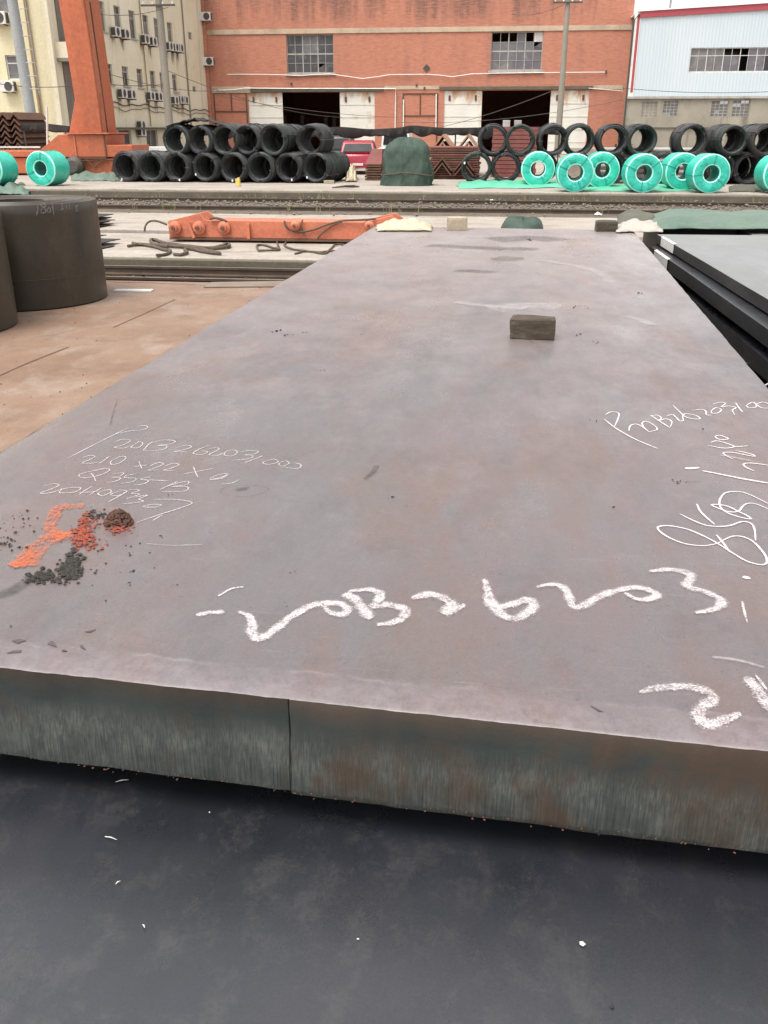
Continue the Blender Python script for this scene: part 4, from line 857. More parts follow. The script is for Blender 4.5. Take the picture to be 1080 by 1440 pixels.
# ---- the orange lifting beam on the concrete strip
def lifting_beam():
    yb = onz(300, 337, 0.15).y
    x0 = ony(237, 320, yb).x; x1 = ony(566, 316, yb).x; zt = ony(300, 310, yb).z; zb = 0.19
    root = empty('lifting_beam', ((x0 + x1) / 2, yb, 0.15)); tag(root, 'long orange lifting beam with pulleys lying on the concrete strip', 'lifting beam')
    W = 0.62
    xl_ = ony(290, 310, yb).x; xr_ = ony(510, 310, yb).x; zh = ony(283, 300, yb).z
    m = MB(); m.prism([(x0, yb, zb), (x1, yb, zb), (x1, yb, zt - .05), (xr_ + .6, yb, zh), (xr_, yb, zt), (xl_, yb, zt), (xl_ - .15, yb, zh), (x0, yb, zt - 0.02)], (0, 0.05, 0)); keep(m.build('side_plate', 'beam_orange', bevel=0.01), root)
    m = MB(); m.prism([(x0 + .05, yb + W, zb), (x1, yb + W, zb), (x1, yb + W, zt), (xr_ + .6, yb + W, zh), (xr_, yb + W, zt), (xl_, yb + W, zt), (xl_ - .15, yb + W, zh), (x0 + .05, yb + W, zt - 0.02)], (0, 0.05, 0)); keep(m.build('side_plate', 'beam_orange', bevel=0.01), root)
    keep(MB().ext(xl_, xr_, yb + 0.055, yb + W - 0.005, zt - 0.05, zt - 0.01).build('top_plate', 'beam_orange'), root)
    keep(MB().ext(x0 + 0.02, x1, yb - 0.06, yb + W + 0.08, zb - 0.045, zb - 0.003).build('bottom_flange', 'rust_dark'), root)
    for u in (247, 281, 316, 416, 520):
        c = ony(u, 320 if u < 400 else 317, yb); m = MB(); r = 0.135 if u < 400 else 0.10
        m.lathe([(0.001, -0.16), (r * .55, -0.16), (r * .6, -0.10), (r * .8, -0.09), (r, -0.07), (r, -0.003), (0.001, -0.003)], 20, 'Y', (c.x, yb, c.z), closed=False); keep(m.build('pulley_boss', 'beam_orange', smooth=30), root)
        m = MB(); m.lathe([(0.001, -0.20), (r * .3, -0.20), (r * .3, -0.162), (0.001, -0.162)], 10, 'Y', (c.x, yb, c.z), closed=False); keep(m.build('pin', 'rust_dark'), root)
    for u in (270, 350):
        c = ony(u, 322, yb); keep(MB().box((c.x, yb - 0.04, (zt + zb) / 2 - .03), (0.06, 0.07, (zt - zb) * .9), Matrix.Rotation(R_(-20 if u == 270 else 0), 3, 'Y')).build('stiffener', 'beam_orange'), root)
    keep(MB().ext(x0 - 0.0, x0 + 0.5, yb + 0.06, yb + W - .01, zb, zb + 0.08).build('base_plate', 'rust_dark'), root)
    return root, yb, zt
LB, LBY, LBZ = lifting_beam()
fF = lambda x, y: (200 + x / 3, 240 + y / 3)
def rope(name, pts, r, mat, label, z=0.12, fm=fF, lift=0.0, cat='wire sling'):
    P = [onz(*fm(*p), z) for p in pts]; P = catmull([tuple(p) for p in P], 5)
    P = [(p[0], p[1], z + r + 0.02 * abs(nz(p[0] * 3, p[1] * 3, 5)) + lift) for p in P]
    return tag(MB().tube(P, r, 6).build(name, mat, smooth=60), label, cat)
ZS = 0.10
rope('wire_sling', [(-30, 318), (40, 322), (110, 325), (180, 330), (250, 336), (320, 330), (362, 318), (362, 330), (300, 335), (230, 330), (150, 322), (90, 312), (50, 298), (36, 305), (60, 322), (110, 330)], 0.035, 'rope_brown', 'tangled dark wire sling with a loop lying nearest the big coil', ZS)
rope('wire_sling', [(60, 365), (100, 360), (120, 345), (90, 340), (60, 330), (20, 322), (-40, 312)], 0.03, 'rope_brown', 'short dark sling with a hooked end on the concrete strip', ZS)
rope('wire_sling', [(135, 360), (165, 362), (190, 352), (180, 340), (210, 338), (260, 350), (330, 358), (280, 345), (220, 332)], 0.032, 'rope_brown', 'dark sling with an open loop crossing under the beam', ZS)
rope('wire_sling', [(490, 340), (484, 322), (510, 318), (550, 330), (580, 335), (560, 342), (500, 344), (490, 340)], 0.022, 'rope_brown', 'closed loop of wire rope in front of the lifting beam', ZS)
rope('wire_sling', [(575, 325), (570, 305), (590, 292), (608, 302), (600, 320), (630, 335), (660, 340), (720, 348), (770, 355), (790, 340), (815, 318), (850, 318), (870, 330)], 0.02, 'rope_brown', 'curly wire rope running towards the big slab', ZS)
rope('wire_sling', [(645, 355), (690, 345), (740, 350), (790, 345), (840, 345), (880, 352)], 0.02, 'rope_brown', 'straight wire rope end beside the big slab', ZS)
rope('wire_sling', [(-60, 325), (0, 318), (40, 322)], 0.03, 'rope_brown', 'straight rope piece emerging from behind the big coil', ZS)
P = [ony(*fF(*p), LBY + (-0.03 if k in (0, 9) else 0.25)) for k, p in enumerate([(285, 205), (300, 205), (330, 207), (350, 212)])]
# ropes draped over the beam
def drape(name, pts, r, label):
    P = [tuple(ony(*fF(*p), LBY - 0.045 - 0.02 * (k % 2))) for k, p in enumerate(pts)]
    return tag(MB().tube(catmull(P, 5), r, 6).build(name, 'rope_brown', smooth=60), label, 'wire rope')
drape('wire_rope', [(600, 212), (605, 232), (625, 250), (665, 258), (720, 250), (780, 228), (840, 212), (920, 208), (985, 203)], 0.022, 'dark rope slung along the front of the orange lifting beam')
drape('wire_rope', [(740, 285), (760, 262), (800, 235), (840, 215)], 0.018, 'short dark rope hanging down the front of the lifting beam')
drape('wire_rope', [(676, 207), (672, 232), (676, 255), (690, 275)], 0.018, 'dark rope looped over the middle of the lifting beam')
drape('wire_rope', [(10, 255), (14, 232), (30, 215), (60, 212), (105, 228)], 0.022, 'bent rod rising from the strip to the left end of the beam')
drape('wire_rope', [(285, 203), (310, 200), (340, 208), (355, 216)], 0.03, 'rope stub over the raised left end of the beam')
# green hump behind the far edge of the slab and slab-end things
def hump(name, c, rx, ry, h, mat, label, cat, seed=0, base=0.0, n=32, power=2.0, zc=None):
    m = MB(); idx = {}; NR = 12
    for j in range(NR + 1):
        t = 1 - (1 - j / NR) ** 2.5
        for i in range(n):
            a = 2 * math.pi * i / n; f = 1 + 0.10 * nz(math.cos(a) * 1.5, math.sin(a) * 1.5, seed) + 0.03 * math.sin(9 * a + seed) * (1 - t)
            rad = (1 - t ** power) ** (1 / power) if power else 1 - t
            zz = base + h * t
            idx[j, i] = len(m.v); m.v.append((c[0] + rx * rad * f * math.cos(a), c[1] + ry * rad * f * math.sin(a), zz + 0.05 * h * nz(math.cos(a) * 3, math.sin(a) * 3, t * 3 + seed) * (t > 0)))
    for j in range(NR):
        for i in range(n): m.f.append((idx[j, i], idx[j, (i + 1) % n], idx[j + 1, (i + 1) % n], idx[j + 1, i])); m.mi.append(0)
    return tag(m.build(name, mat, smooth=60), label, cat)
hc = ony(735, 307, 13.5); hump('covered_heap', (hc.x, 13.5, 0), 0.34, 0.5, hc.z, 'tarp_dark', 'low heap under dark green tarpaulin beyond the far slab edge', 'covered heap', 3, 0.0, power=6.0)
for k, (u, v, r, lab) in enumerate([(845, 278, .16, 'pale lump of rubble by the kerb under the teal coils'), (776, 277, .13, 'pale stone by the kerb left of the two close teal coils'), (1007, 279, .14, 'pale stone by the kerb at the far right'), (843, 305, .12, 'white stone on the strip behind the dark block'), (930, 281, .07, 'small white stone by the rail'), (690, 284, .07, 'small white scrap between the far rails')]):
    p = onz(u, v, 0.0); m = MB()
    for q in range(3): m.chunk((p.x + random.gauss(0, r * .3), p.y, 0.02 + r * .3), r * random.uniform(.7, 1.1))
    tag(m.build('stone', 'pale_stone', recalc=False), lab, 'stone')

# ================================================================ COILS OF WIRE ON THE PLATFORM
ZP = 0.30; RW = 0.552
def wire_coil_mesh(seed, mat, L=1.25, R=RW, rin=0.432):
    random.seed(seed); prof = []; turns = 22
    prof.append((rin, 0.0)); prof.append((rin + 0.04, -0.02)); prof.append((R - 0.05, -0.025)); prof.append((R - 0.01, 0.0))
    for k in range(turns):
        y0 = L * k / turns; o = random.uniform(-0.022, 0.016)
        prof += [(R + o, y0 + 0.012), (R + o + 0.01, y0 + L / turns * 0.5), (R + o - 0.004, y0 + L / turns - 0.008), (R - 0.045, y0 + L / turns - 0.002)]
    prof += [(R - 0.05, L + 0.02), (rin + 0.04, L + 0.02), (rin, L)]
    for k in range(turns - 1, 0, -1):
        y0 = L * k / turns; o = random.uniform(-0.01, 0.012); prof += [(rin + 0.02, y0 + 0.02), (rin + o - 0.006, y0)]
    m = MB(); ph = random.uniform(0, 6)
    m.lathe(prof, 36, 'Y', wob=lambda k, t: 0.008 * math.sin(2 * t + ph) + 0.010 * nz(math.cos(t) * 2, math.sin(t) * 2, k * 0.35 + seed))
    for k in range(16):               # loose turns standing proud of the bundle
        onface = k < 6; r0 = random.uniform(rin + .02, R - .02) if onface else R + random.uniform(.0, .022); y0 = random.uniform(-.05, -.02) if onface else random.uniform(.03, L - .03)
        ex_, ez_, tl, ph2 = random.gauss(0, .012), random.gauss(0, .012), random.gauss(0, .035), random.uniform(0, 6.28)
        P = [(r0 * math.cos(t) + ex_, y0 + tl * math.sin(t + ph2) * (.3 if onface else 1), r0 * math.sin(t) + ez_) for t in (2 * math.pi * q / 28 for q in range(29))]; m.tube(P, .011, 4, cap=False)
    o = m.build('wire_windings', mat, smooth=50); return o
protos = []
for s in range(4):
    root = empty('wire_coil', (0, 0, 0)); w = wire_coil_mesh(s + 1, 'wire_black' if s % 2 == 0 else 'wire_black_green'); w.parent = root
    for a in (20, 140, 260):            # bands tying the loops together
        m = MB(); t = R_(a + s * 23); rot = Matrix.Rotation(-t, 3, 'Y')
        for (r, y) in ((RW + 0.022, 0.625), ): m.box(rot @ Vector((r, y, 0)), (0.008, 1.30, 0.035), rot)
        for y in (-0.035, 1.285): m.box(rot @ Vector(((RW + 0.42) / 2, y, 0)), (RW - 0.42 + .04, 0.008, 0.035), rot)
        m.build('binding_strap', 'dark_metal', root)
    protos.append(root)
random.seed(11)
tagm = None
def place_coil(u, v, y, z, label, group, k, rz=0.0, tagspot=None):
    global tagm
    r = copy_tree(protos[k % 4]); p = ony(u, v, y); r.location = (p.x, y, z); r.rotation_euler = (0, random.choice((0, 1, 2, 3, 4, 5)) * 1.047 + random.uniform(-.2, .2), rz)
    r.scale = (random.uniform(.96, 1.03),) * 3
    # spin about its own axis first, then turn on the ground
    sp = random.uniform(0, 6.28); r.rotation_euler = (Matrix.Rotation(rz, 3, 'Z') @ Matrix.Rotation(sp, 3, 'Y')).to_euler()
    tag(r, label, 'wire coil', group)
    if tagspot:
        a = R_(tagspot) - 0
        m = MB(); pp = Vector((math.cos(a) * 0.49, -0.06, math.sin(a) * 0.49)); m.box(pp, (0.055, 0.008, 0.085)); o = m.build('paper_tag', 'white_paint', r)
        o.matrix_parent_inverse = Matrix.Rotation(sp, 4, 'Y').inverted()
    return r
YC = onz(330, 257, ZP).y
Lb = [(176, 250), (212, 0), (248, 285), (288, 215), (328, 265), (366, 0), (405, 290), (444, 225)]
for k, (u, t) in enumerate(Lb):
    place_coil(u, 236, YC, ZP + RW + 0.02, 'black wire coil, %s from the crane in the bottom row of the left stack' % ORD[k], 'black wire coils of the left stack', k, R_(-9), t or None)
for k, (u, v, t) in enumerate([(247, 197, 0), (281, 196, 0), (316, 197, 0), (347, 198, 200), (384, 198, 0), (436, 199, 0)]):
    place_coil(u, v, YC + 0.15, ZP + RW + 0.02 + 1.0, 'black wire coil, %s from the left in the top row of the left stack' % ORD[k], 'black wire coils of the left stack', k + 1, R_(-9), t or None)
for k, (du, row) in enumerate([(384, 1), (444, 0), (405, 0), (366, 0), (328, 0), (288, 0), (347, 1), (248, 0), (212, 0), (176, 0)]):
    p = ony(du, 230, YC); z = ZP + RW + 0.02 + (1.0 if row else 0)
    r = copy_tree(protos[k % 4]); d = Matrix.Rotation(R_(-9), 3, 'Z') @ Vector((0, 1.42, 0)); r.location = (p.x + d.x, YC + d.y + (0.15 if row else 0), z); r.rotation_euler = (0, 0, R_(-9))
    tag(r, 'black wire coil behind the %s coil of the %s row, left stack' % ({248: 'third', 212: 'second', 176: 'first', 384: 'fifth', 444: 'eighth', 405: 'seventh', 366: 'sixth', 328: 'fifth', 288: 'fourth', 347: 'fourth'}[du], 'top' if row else 'bottom'), 'wire coil', 'black wire coils of the left stack')
YC2 = onz(690, 258, ZP).y
Rt = [(693, 201, 1), (731, 201, 1), (778, 203, 1), (815, 202, 1), (862, 203, 1), (903, 202, 1), (974, 201, 1), (1031, 200, 1), (1078, 202, 1), (670, 237, 0), (711, 238, 0), (764, 238, 0), (812, 238, 0), (860, 239, 0), (935, 240, 0), (1014, 240, 0), (1053, 241, 0), (1092, 240, 0)]
nb = nt = 0
for k, (u, v, top) in enumerate(Rt):
    if top: lab = 'black wire coil, %s from the left in the top row of the right stack' % ORD[nt]; nt += 1
    else: lab = 'black wire coil, %s from the left in the bottom row of the right stack' % ORD[nb]; nb += 1
    place_coil(u, v, YC2 + (0.2 if top else 0.1 if u < 750 else 0.5), ZP + RW + 0.02 + (1.0 if top else 0), lab, 'black wire coils of the right stack', k, R_(0 if u < 760 else 3), {670: 160, 1014: 60}.get(u))
for k, (u, top) in enumerate([(1031, 1), (903, 1), (1053, 0), (1078, 1)]):
    p = ony(u, 230, YC2); r = copy_tree(protos[k % 4]); r.location = (p.x - 0.07, YC2 + 1.65 + (.1 if not top else 0), ZP + RW + 0.02 + (1.0 if top else 0)); r.rotation_euler = (0, 0, R_(3))
    tag(r, 'black wire coil behind the %s front coil of the right stack' % ['top row eighth', 'top row sixth', 'bottom row eighth', 'top row ninth'][k], 'wire coil', 'black wire coils of the right stack')
for p in protos:
    for ch in list(p.children): bpy.data.objects.remove(ch)
    bpy.data.objects.remove(p)

# ---- teal-wrapped coils
def teal_proto():
    root = empty('wrapped_coil', (0, 0, 0)); R, rin, L = 0.60, 0.26, 1.05
    m = MB(); prof = [(rin, 0.03), (rin + 0.03, 0.0), (R - 0.12, -0.012), (R - 0.035, 0.0), (R, 0.04)] + [(R + 0.010 * math.sin(k * 2.2), 0.04 + (L - .08) * k / 9) for k in range(1, 9)] + [(R, L - 0.04), (R - 0.04, L), (rin + 0.03, L), (rin, L - 0.03)]
    m.lathe(prof, 48, 'Y', wob=lambda k, t: 0.012 * nz(math.cos(t) * 4, math.sin(t) * 4, k * .7)); m.build('film_wrap', 'teal_film', root, smooth=40)
    m = MB(); m.lathe([(R - 0.03, -0.006), (R + 0.006, 0.015), (R + 0.008, 0.055), (R - 0.005, 0.03)], 48, 'Y', wob=lambda k, t: 0.006 * nz(math.cos(t) * 6, math.sin(t) * 6, k)); m.build('film_edge', 'teal_film_edge', root, smooth=40)
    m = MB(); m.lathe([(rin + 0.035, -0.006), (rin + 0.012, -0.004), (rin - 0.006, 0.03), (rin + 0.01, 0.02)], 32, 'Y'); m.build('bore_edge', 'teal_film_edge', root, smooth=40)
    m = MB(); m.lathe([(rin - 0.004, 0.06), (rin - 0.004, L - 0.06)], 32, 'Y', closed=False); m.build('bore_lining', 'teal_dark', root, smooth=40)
    for a in (10, 130, 235):
        t = R_(a); rot = Matrix.Rotation(-t, 3, 'Y'); m = MB(); m.box(rot @ Vector(((R + rin) / 2, -0.017, 0)), (R - rin, 0.006, 0.022), rot); m.box(rot @ Vector((R + 0.012, L / 2, 0)), (0.006, L, 0.022), rot); m.build('binding_strap', 'teal_dark', root)
    m = MB()
    for k in range(26):
        a = random.uniform(0, 6.28); r = random.uniform(rin + .07, R - .07); rot = Matrix.Rotation(-a, 3, 'Y'); m.box(rot @ Vector((r, -0.016, 0)), (random.uniform(.02, .07), 0.004, 0.012), rot @ Matrix.Rotation(random.uniform(-1, 1), 3, 'Y'))
    tag(m.build('film_tear', 'teal_dark', root), kind='stuff')
    return root
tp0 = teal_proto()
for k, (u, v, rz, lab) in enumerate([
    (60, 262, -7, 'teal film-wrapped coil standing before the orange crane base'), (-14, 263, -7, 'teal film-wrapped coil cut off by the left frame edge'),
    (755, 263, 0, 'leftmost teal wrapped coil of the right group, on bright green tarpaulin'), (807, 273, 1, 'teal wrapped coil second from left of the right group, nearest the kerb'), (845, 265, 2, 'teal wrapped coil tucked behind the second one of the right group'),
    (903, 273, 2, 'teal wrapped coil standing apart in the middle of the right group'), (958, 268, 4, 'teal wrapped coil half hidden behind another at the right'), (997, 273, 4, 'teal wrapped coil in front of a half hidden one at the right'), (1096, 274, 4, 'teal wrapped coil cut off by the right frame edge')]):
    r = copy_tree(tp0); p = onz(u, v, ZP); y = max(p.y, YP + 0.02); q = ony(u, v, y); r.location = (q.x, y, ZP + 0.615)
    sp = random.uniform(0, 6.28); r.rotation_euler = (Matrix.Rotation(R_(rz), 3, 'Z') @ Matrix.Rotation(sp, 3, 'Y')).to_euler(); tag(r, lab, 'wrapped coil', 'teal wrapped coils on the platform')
for ch in list(tp0.children): bpy.data.objects.remove(ch)
bpy.data.objects.remove(tp0)
cloth('tarpaulin', 645, 830, 256, 265, ZP, 'tarp_bright', 'bright green tarpaulin spread under the left teal coils of the right group', 'tarpaulin', 0.16, 7, 60, 12, 0.006, 31)
cloth('tarpaulin', 820, 985, 260, 269, ZP, 'tarp_bright', 'bright green tarpaulin strip under the right teal coils', 'tarpaulin', 0.09, 7, 60, 12, 0.006, 37)
cloth('tarpaulin', 100, 168, 247, 255, ZP, 'tarp_dull', 'dull green tarpaulin crumpled beside the crane base', 'tarpaulin', 0.22, 5, 36, 12, 0.006, 41)
cloth('tarpaulin', -30, 42, 262, 274, 0.18, 'tarp_dull', 'green tarpaulin scrap on the ground at the left frame edge', 'tarpaulin', 0.25, 4, 30, 12, 0.006, 45)
cloth('tarpaulin', 1025, 1075, 262, 270, ZP, 'tarp_olive', 'dark olive tarpaulin lying between teal coils at the right', 'tarpaulin', 0.16, 4, 24, 10, 0.006, 49)
# covered machine
cc = onz(568, 262, ZP)
def covered():
    m = MB(); idx = {}; n = 120; NR = 30; w, d, h = 0.96, 0.75, 1.68
    key = [(0, 1.0), (.10, .985), (.35, .95), (.6, .93), (.72, .89), (.82, .80), (.90, .66), (.96, .52), (.985, .40), (1.0, .0)]
    def prof(t):
        for (a, x), (b, y) in zip(key, key[1:]):
            if t <= b: return x + (y - x) * (t - a) / (b - a)
    for j in range(NR + 1):
        t = 1 - (1 - j / NR) ** 1.6
        for i in range(n):
            a = 2 * math.pi * i / n; ca, sa = math.cos(a), math.sin(a); q = (abs(ca) ** 4 + abs(sa) ** 4) ** (-1 / 4)
            lean = 0.05 * math.sin(t * 2.2) + 0.05 * nz(t * 2, 1, 4)
            ridge = 1 - abs(math.sin(5.5 * a + 1.6 * nz(ca * 2, t * 1.5, 3) + 1.2 * t))
            fold = 0.11 * (ridge ** 3) * (0.3 + 0.7 * (1 - t)) + 0.08 * nz(ca * 2.2, sa * 2.2, t * 2.6) + 0.035 * nz(ca * 7, sa * 7, t * 7)
            rr = prof(t) * (0.95 + fold)
            idx[j, i] = len(m.v); m.v.append((cc.x + w * q * ca * rr + lean, cc.y + 0.8 + d * q * sa * rr, ZP + h * t + 0.05 * nz(ca * 3, sa * 3, 9 + t * 3) * (t < 1) * (t > 0)))
    for j in range(NR):
        for i in range(n): m.f.append((idx[j, i], idx[j, (i + 1) % n], idx[j + 1, (i + 1) % n], idx[j + 1, i])); m.mi.append(0)
    o = tag(m.build('covered_machine', 'tarp_dark', smooth=50), 'humped machine wrapped in dark green tarpaulin on the platform', 'covered machine')
    r = MB(); P = []
    for i in range(49):
        a = 2 * math.pi * i / 48; ca, sa = math.cos(a), math.sin(a); q = (abs(ca) ** 4 + abs(sa) ** 4) ** (-1 / 4); P.append((cc.x + w * q * ca * 1.0 + .04, cc.y + .8 + d * q * sa * 1.0, ZP + .42 + .05 * math.sin(3 * a)))
    r.tube(P, .018, 5); q = r.build('lashing_rope', 'rope_brown'); q.parent = o
covered()
# small things on the platform
p = onz(335, 262, ZP); m = MB(); m.box((p.x, p.y, ZP + .13), (0.16, 0.14, 0.26)); m.box((p.x + .03, p.y, ZP + 0.28), (0.09, 0.1, 0.05)); tag(m.build('yellow_block', 'yellow_block', bevel=0.02), 'small yellow block before the left coil stack', 'block')
a, b = onz(467, 265, ZP), onz(505, 264, ZP); tag(MB().tube([(a.x, a.y, ZP + .03), ((a.x + b.x) / 2, a.y + .1, ZP + .07), (b.x - .2, b.y, ZP + .05), (b.x, b.y + .1, ZP + .03)], [0.02, .045, .05, .02], 6).build('stick', 'timber_grey'), 'crooked brown stick before the covered machine', 'stick')
cloth('cloth_bundle', 486, 502, 249, 256, ZP, 'cream_cloth', 'cream rag pile beside the end of the left coil stack', 'rags', 0.45, 4, 14, 10, 0.01, 55, hump=0.35)
p = onz(465, 258.5, ZP); block('timber_block', 455, 470, 258.5, 0.12, 0.3, 0.1, 'small pale timber under the last coil of the left stack', ('timber_pale', 'timber_end'), ZP)

# ================================================================ STACKS BEHIND THE COILS
def slat_stack(name, u0, u1, v0, v1, y, n, depth, mat, label, cat, gap=0.35, jit=0.08, zbase=None):
    a, b = ony(u0, v1, y), ony(u1, v0, y); z0 = ZP; z1 = b.z
    root = empty(name, ((a.x + b.x) / 2, y, ZP)); tag(root, label, cat)
    h = (z1 - z0) / n
    for k in range(n):
        m = MB(); m.box(((a.x + b.x) / 2 + random.uniform(-jit, jit), y + depth / 2, z0 + h * (k + 0.5)), (b.x - a.x + random.uniform(-jit, jit), depth, h * (1 - gap)))
        keep(m.build('bar', mat if isinstance(mat, str) else mat[k % len(mat)]), root)
    for xx in (a.x + 0.3, b.x - 0.3):
        keep(MB().ext(xx - 0.05, xx + 0.05, y + 0.15, y + depth - 0.1, z0, z1 - h * 0.5).build('spacer', 'rust_dark'), root)
    return root
YS = YC2 + 5
slat_stack('rusty_bundle', 601, 673, 206, 250, YS - 2, 14, 2.0, ['rust_dark', 'rust_maroon', 'rust_dark'], 'bundle of rusty brown steel bars left of the right coil stack', 'steel bundle', 0.3, 0.12)
slat_stack('maroon_stack', 690, 757, 178, 250, YS, 12, 2.2, ['rust_maroon'], 'tall stack of maroon steel sections behind the right coils', 'steel stack', 0.14, 0.02)
slat_stack('dark_stack', 513, 535, 232, 252, YC2 + 1.5, 6, 1.5, ['rust_dark'], 'low stack of dark slats left of the covered machine', 'steel stack', 0.35, 0.02)
a, b = ony(513, 232, YC2 + 1.5), ony(536, 210, YC2 + 1.5)
m = MB(); m.prism([(a.x, YC2 + 1.55, a.z + .02), (b.x, YC2 + 1.55, a.z + .02), (b.x, YC2 + 1.9, b.z), (a.x + .25, YC2 + 1.9, b.z)], (0, 1.0, 0)); tag(m.build('covered_crate', 'rust_maroon'), 'pinkish maroon crate on the low dark slat stack', 'crate')
for k, (u, v) in enumerate([(712, 172), (728, 172)]):
    p = ony(u, 178, YS + .6); o = MB().ext(p.x - .16, p.x + .16, YS + .4, YS + .7, ony(u, 178, YS).z - 0.02, ony(u, 169, YS).z).build('grey_box', 'pipe_grey', bevel=0.02); tag(o, ['left', 'right'][k] + ' small grey box on top of the maroon stack', 'box')
def chevrons(name, u0, u1, vtop, y, n, cols, mat, label, capmat=None, leg=0.62, thick=0.06, dz=0.24, zbase=ZP):
    """nested angle sections seen end on"""
    a, b = ony(u0, 240, y), ony(u1, 240, y); root = empty(name, ((a.x + b.x) / 2, y, zbase)); tag(root, label, 'steel angles')
    w = (b.x - a.x) / cols; ztop = ony(u0, vtop, y).z
    for c in range(cols):
        cx = a.x + w * (c + .5)
        for k in range(n):
            z = ztop - dz * k - 0.02; hw = w * 0.46; hh = min(hw * 1.25, 0.75)
            if z - hh < zbase - 0.02: hh = z - zbase
            if hh < 0.08: continue
            m = MB(); m.prism([(cx - hw, y, z - hh), (cx, y, z), (cx + hw, y, z - hh), (cx + hw - thick, y, z - hh), (cx, y, z - thick * 1.6), (cx - hw + thick, y, z - hh)], (0, 3.0, 0))
            keep(m.build('angle_bar', (capmat if capmat and k == 0 else mat)), root)
    return root
chevrons('steel_angles', -8, 38, 157, YC + 8, 9, 3, 'rust_dark', 'dark nested steel angles piled at the left frame edge', dz=0.27)
chevrons('steel_angles', 604, 674, 188, YS + 0.5, 3, 2, 'rust_tan', 'tan steel angles stacked behind the rusty bundle', dz=0.3)
chevrons('steel_angles', 606, 668, 220, YS - 2.3, 2, 2, 'rust_dark', 'dark angle bars leaning on the front of the rusty bundle', leg=.4, dz=0.2)
# pipes behind the right coils
def pipes():
    y = YC2 + 3; x0, x1 = ony(842, 245, y).x, ony(1060, 245, y).x; root = empty('pipe_bundle', ((x0 + x1) / 2, y, ZP)); tag(root, 'bundle of grey pipes lying behind the right coils', 'pipe bundle')
    for k in range(6):
        z = ZP + 0.12 + 0.21 * k
        o = MB().tube([(x0, y + 0.02 * (k % 2), z), (x1, y, z)], 0.10, 12).build('pipe', 'pipe_grey', smooth=50); keep(o, root)
    for xx in (x0 + .6, x1 - .6): keep(MB().ext(xx - .04, xx + .04, y + 0.13, y + 0.22, ZP, ZP + 1.4).build('stake', 'dark_metal'), root)
pipes()
p0, p1 = ony(800, 208, YC2 + 6), ony(1075, 206, YC2 + 6)
tag(MB().ext(p0.x, p1.x, YC2 + 6, YC2 + 6.3, ZP, ony(940, 208, YC2 + 6).z).build('low_wall', 'pale_concrete', bevel=0.03), 'low pale wall between the right coils and the grey building', 'wall')
p0, p1 = ony(150, 206, YC + 9), ony(236, 207, YC + 9)
tag(MB().ext(p0.x, p1.x + 3, YC + 9, YC + 9.3, ZP, p0.z).build('low_wall', 'white_paint', bevel=0.03), 'low white wall behind the left coil stack', 'wall')

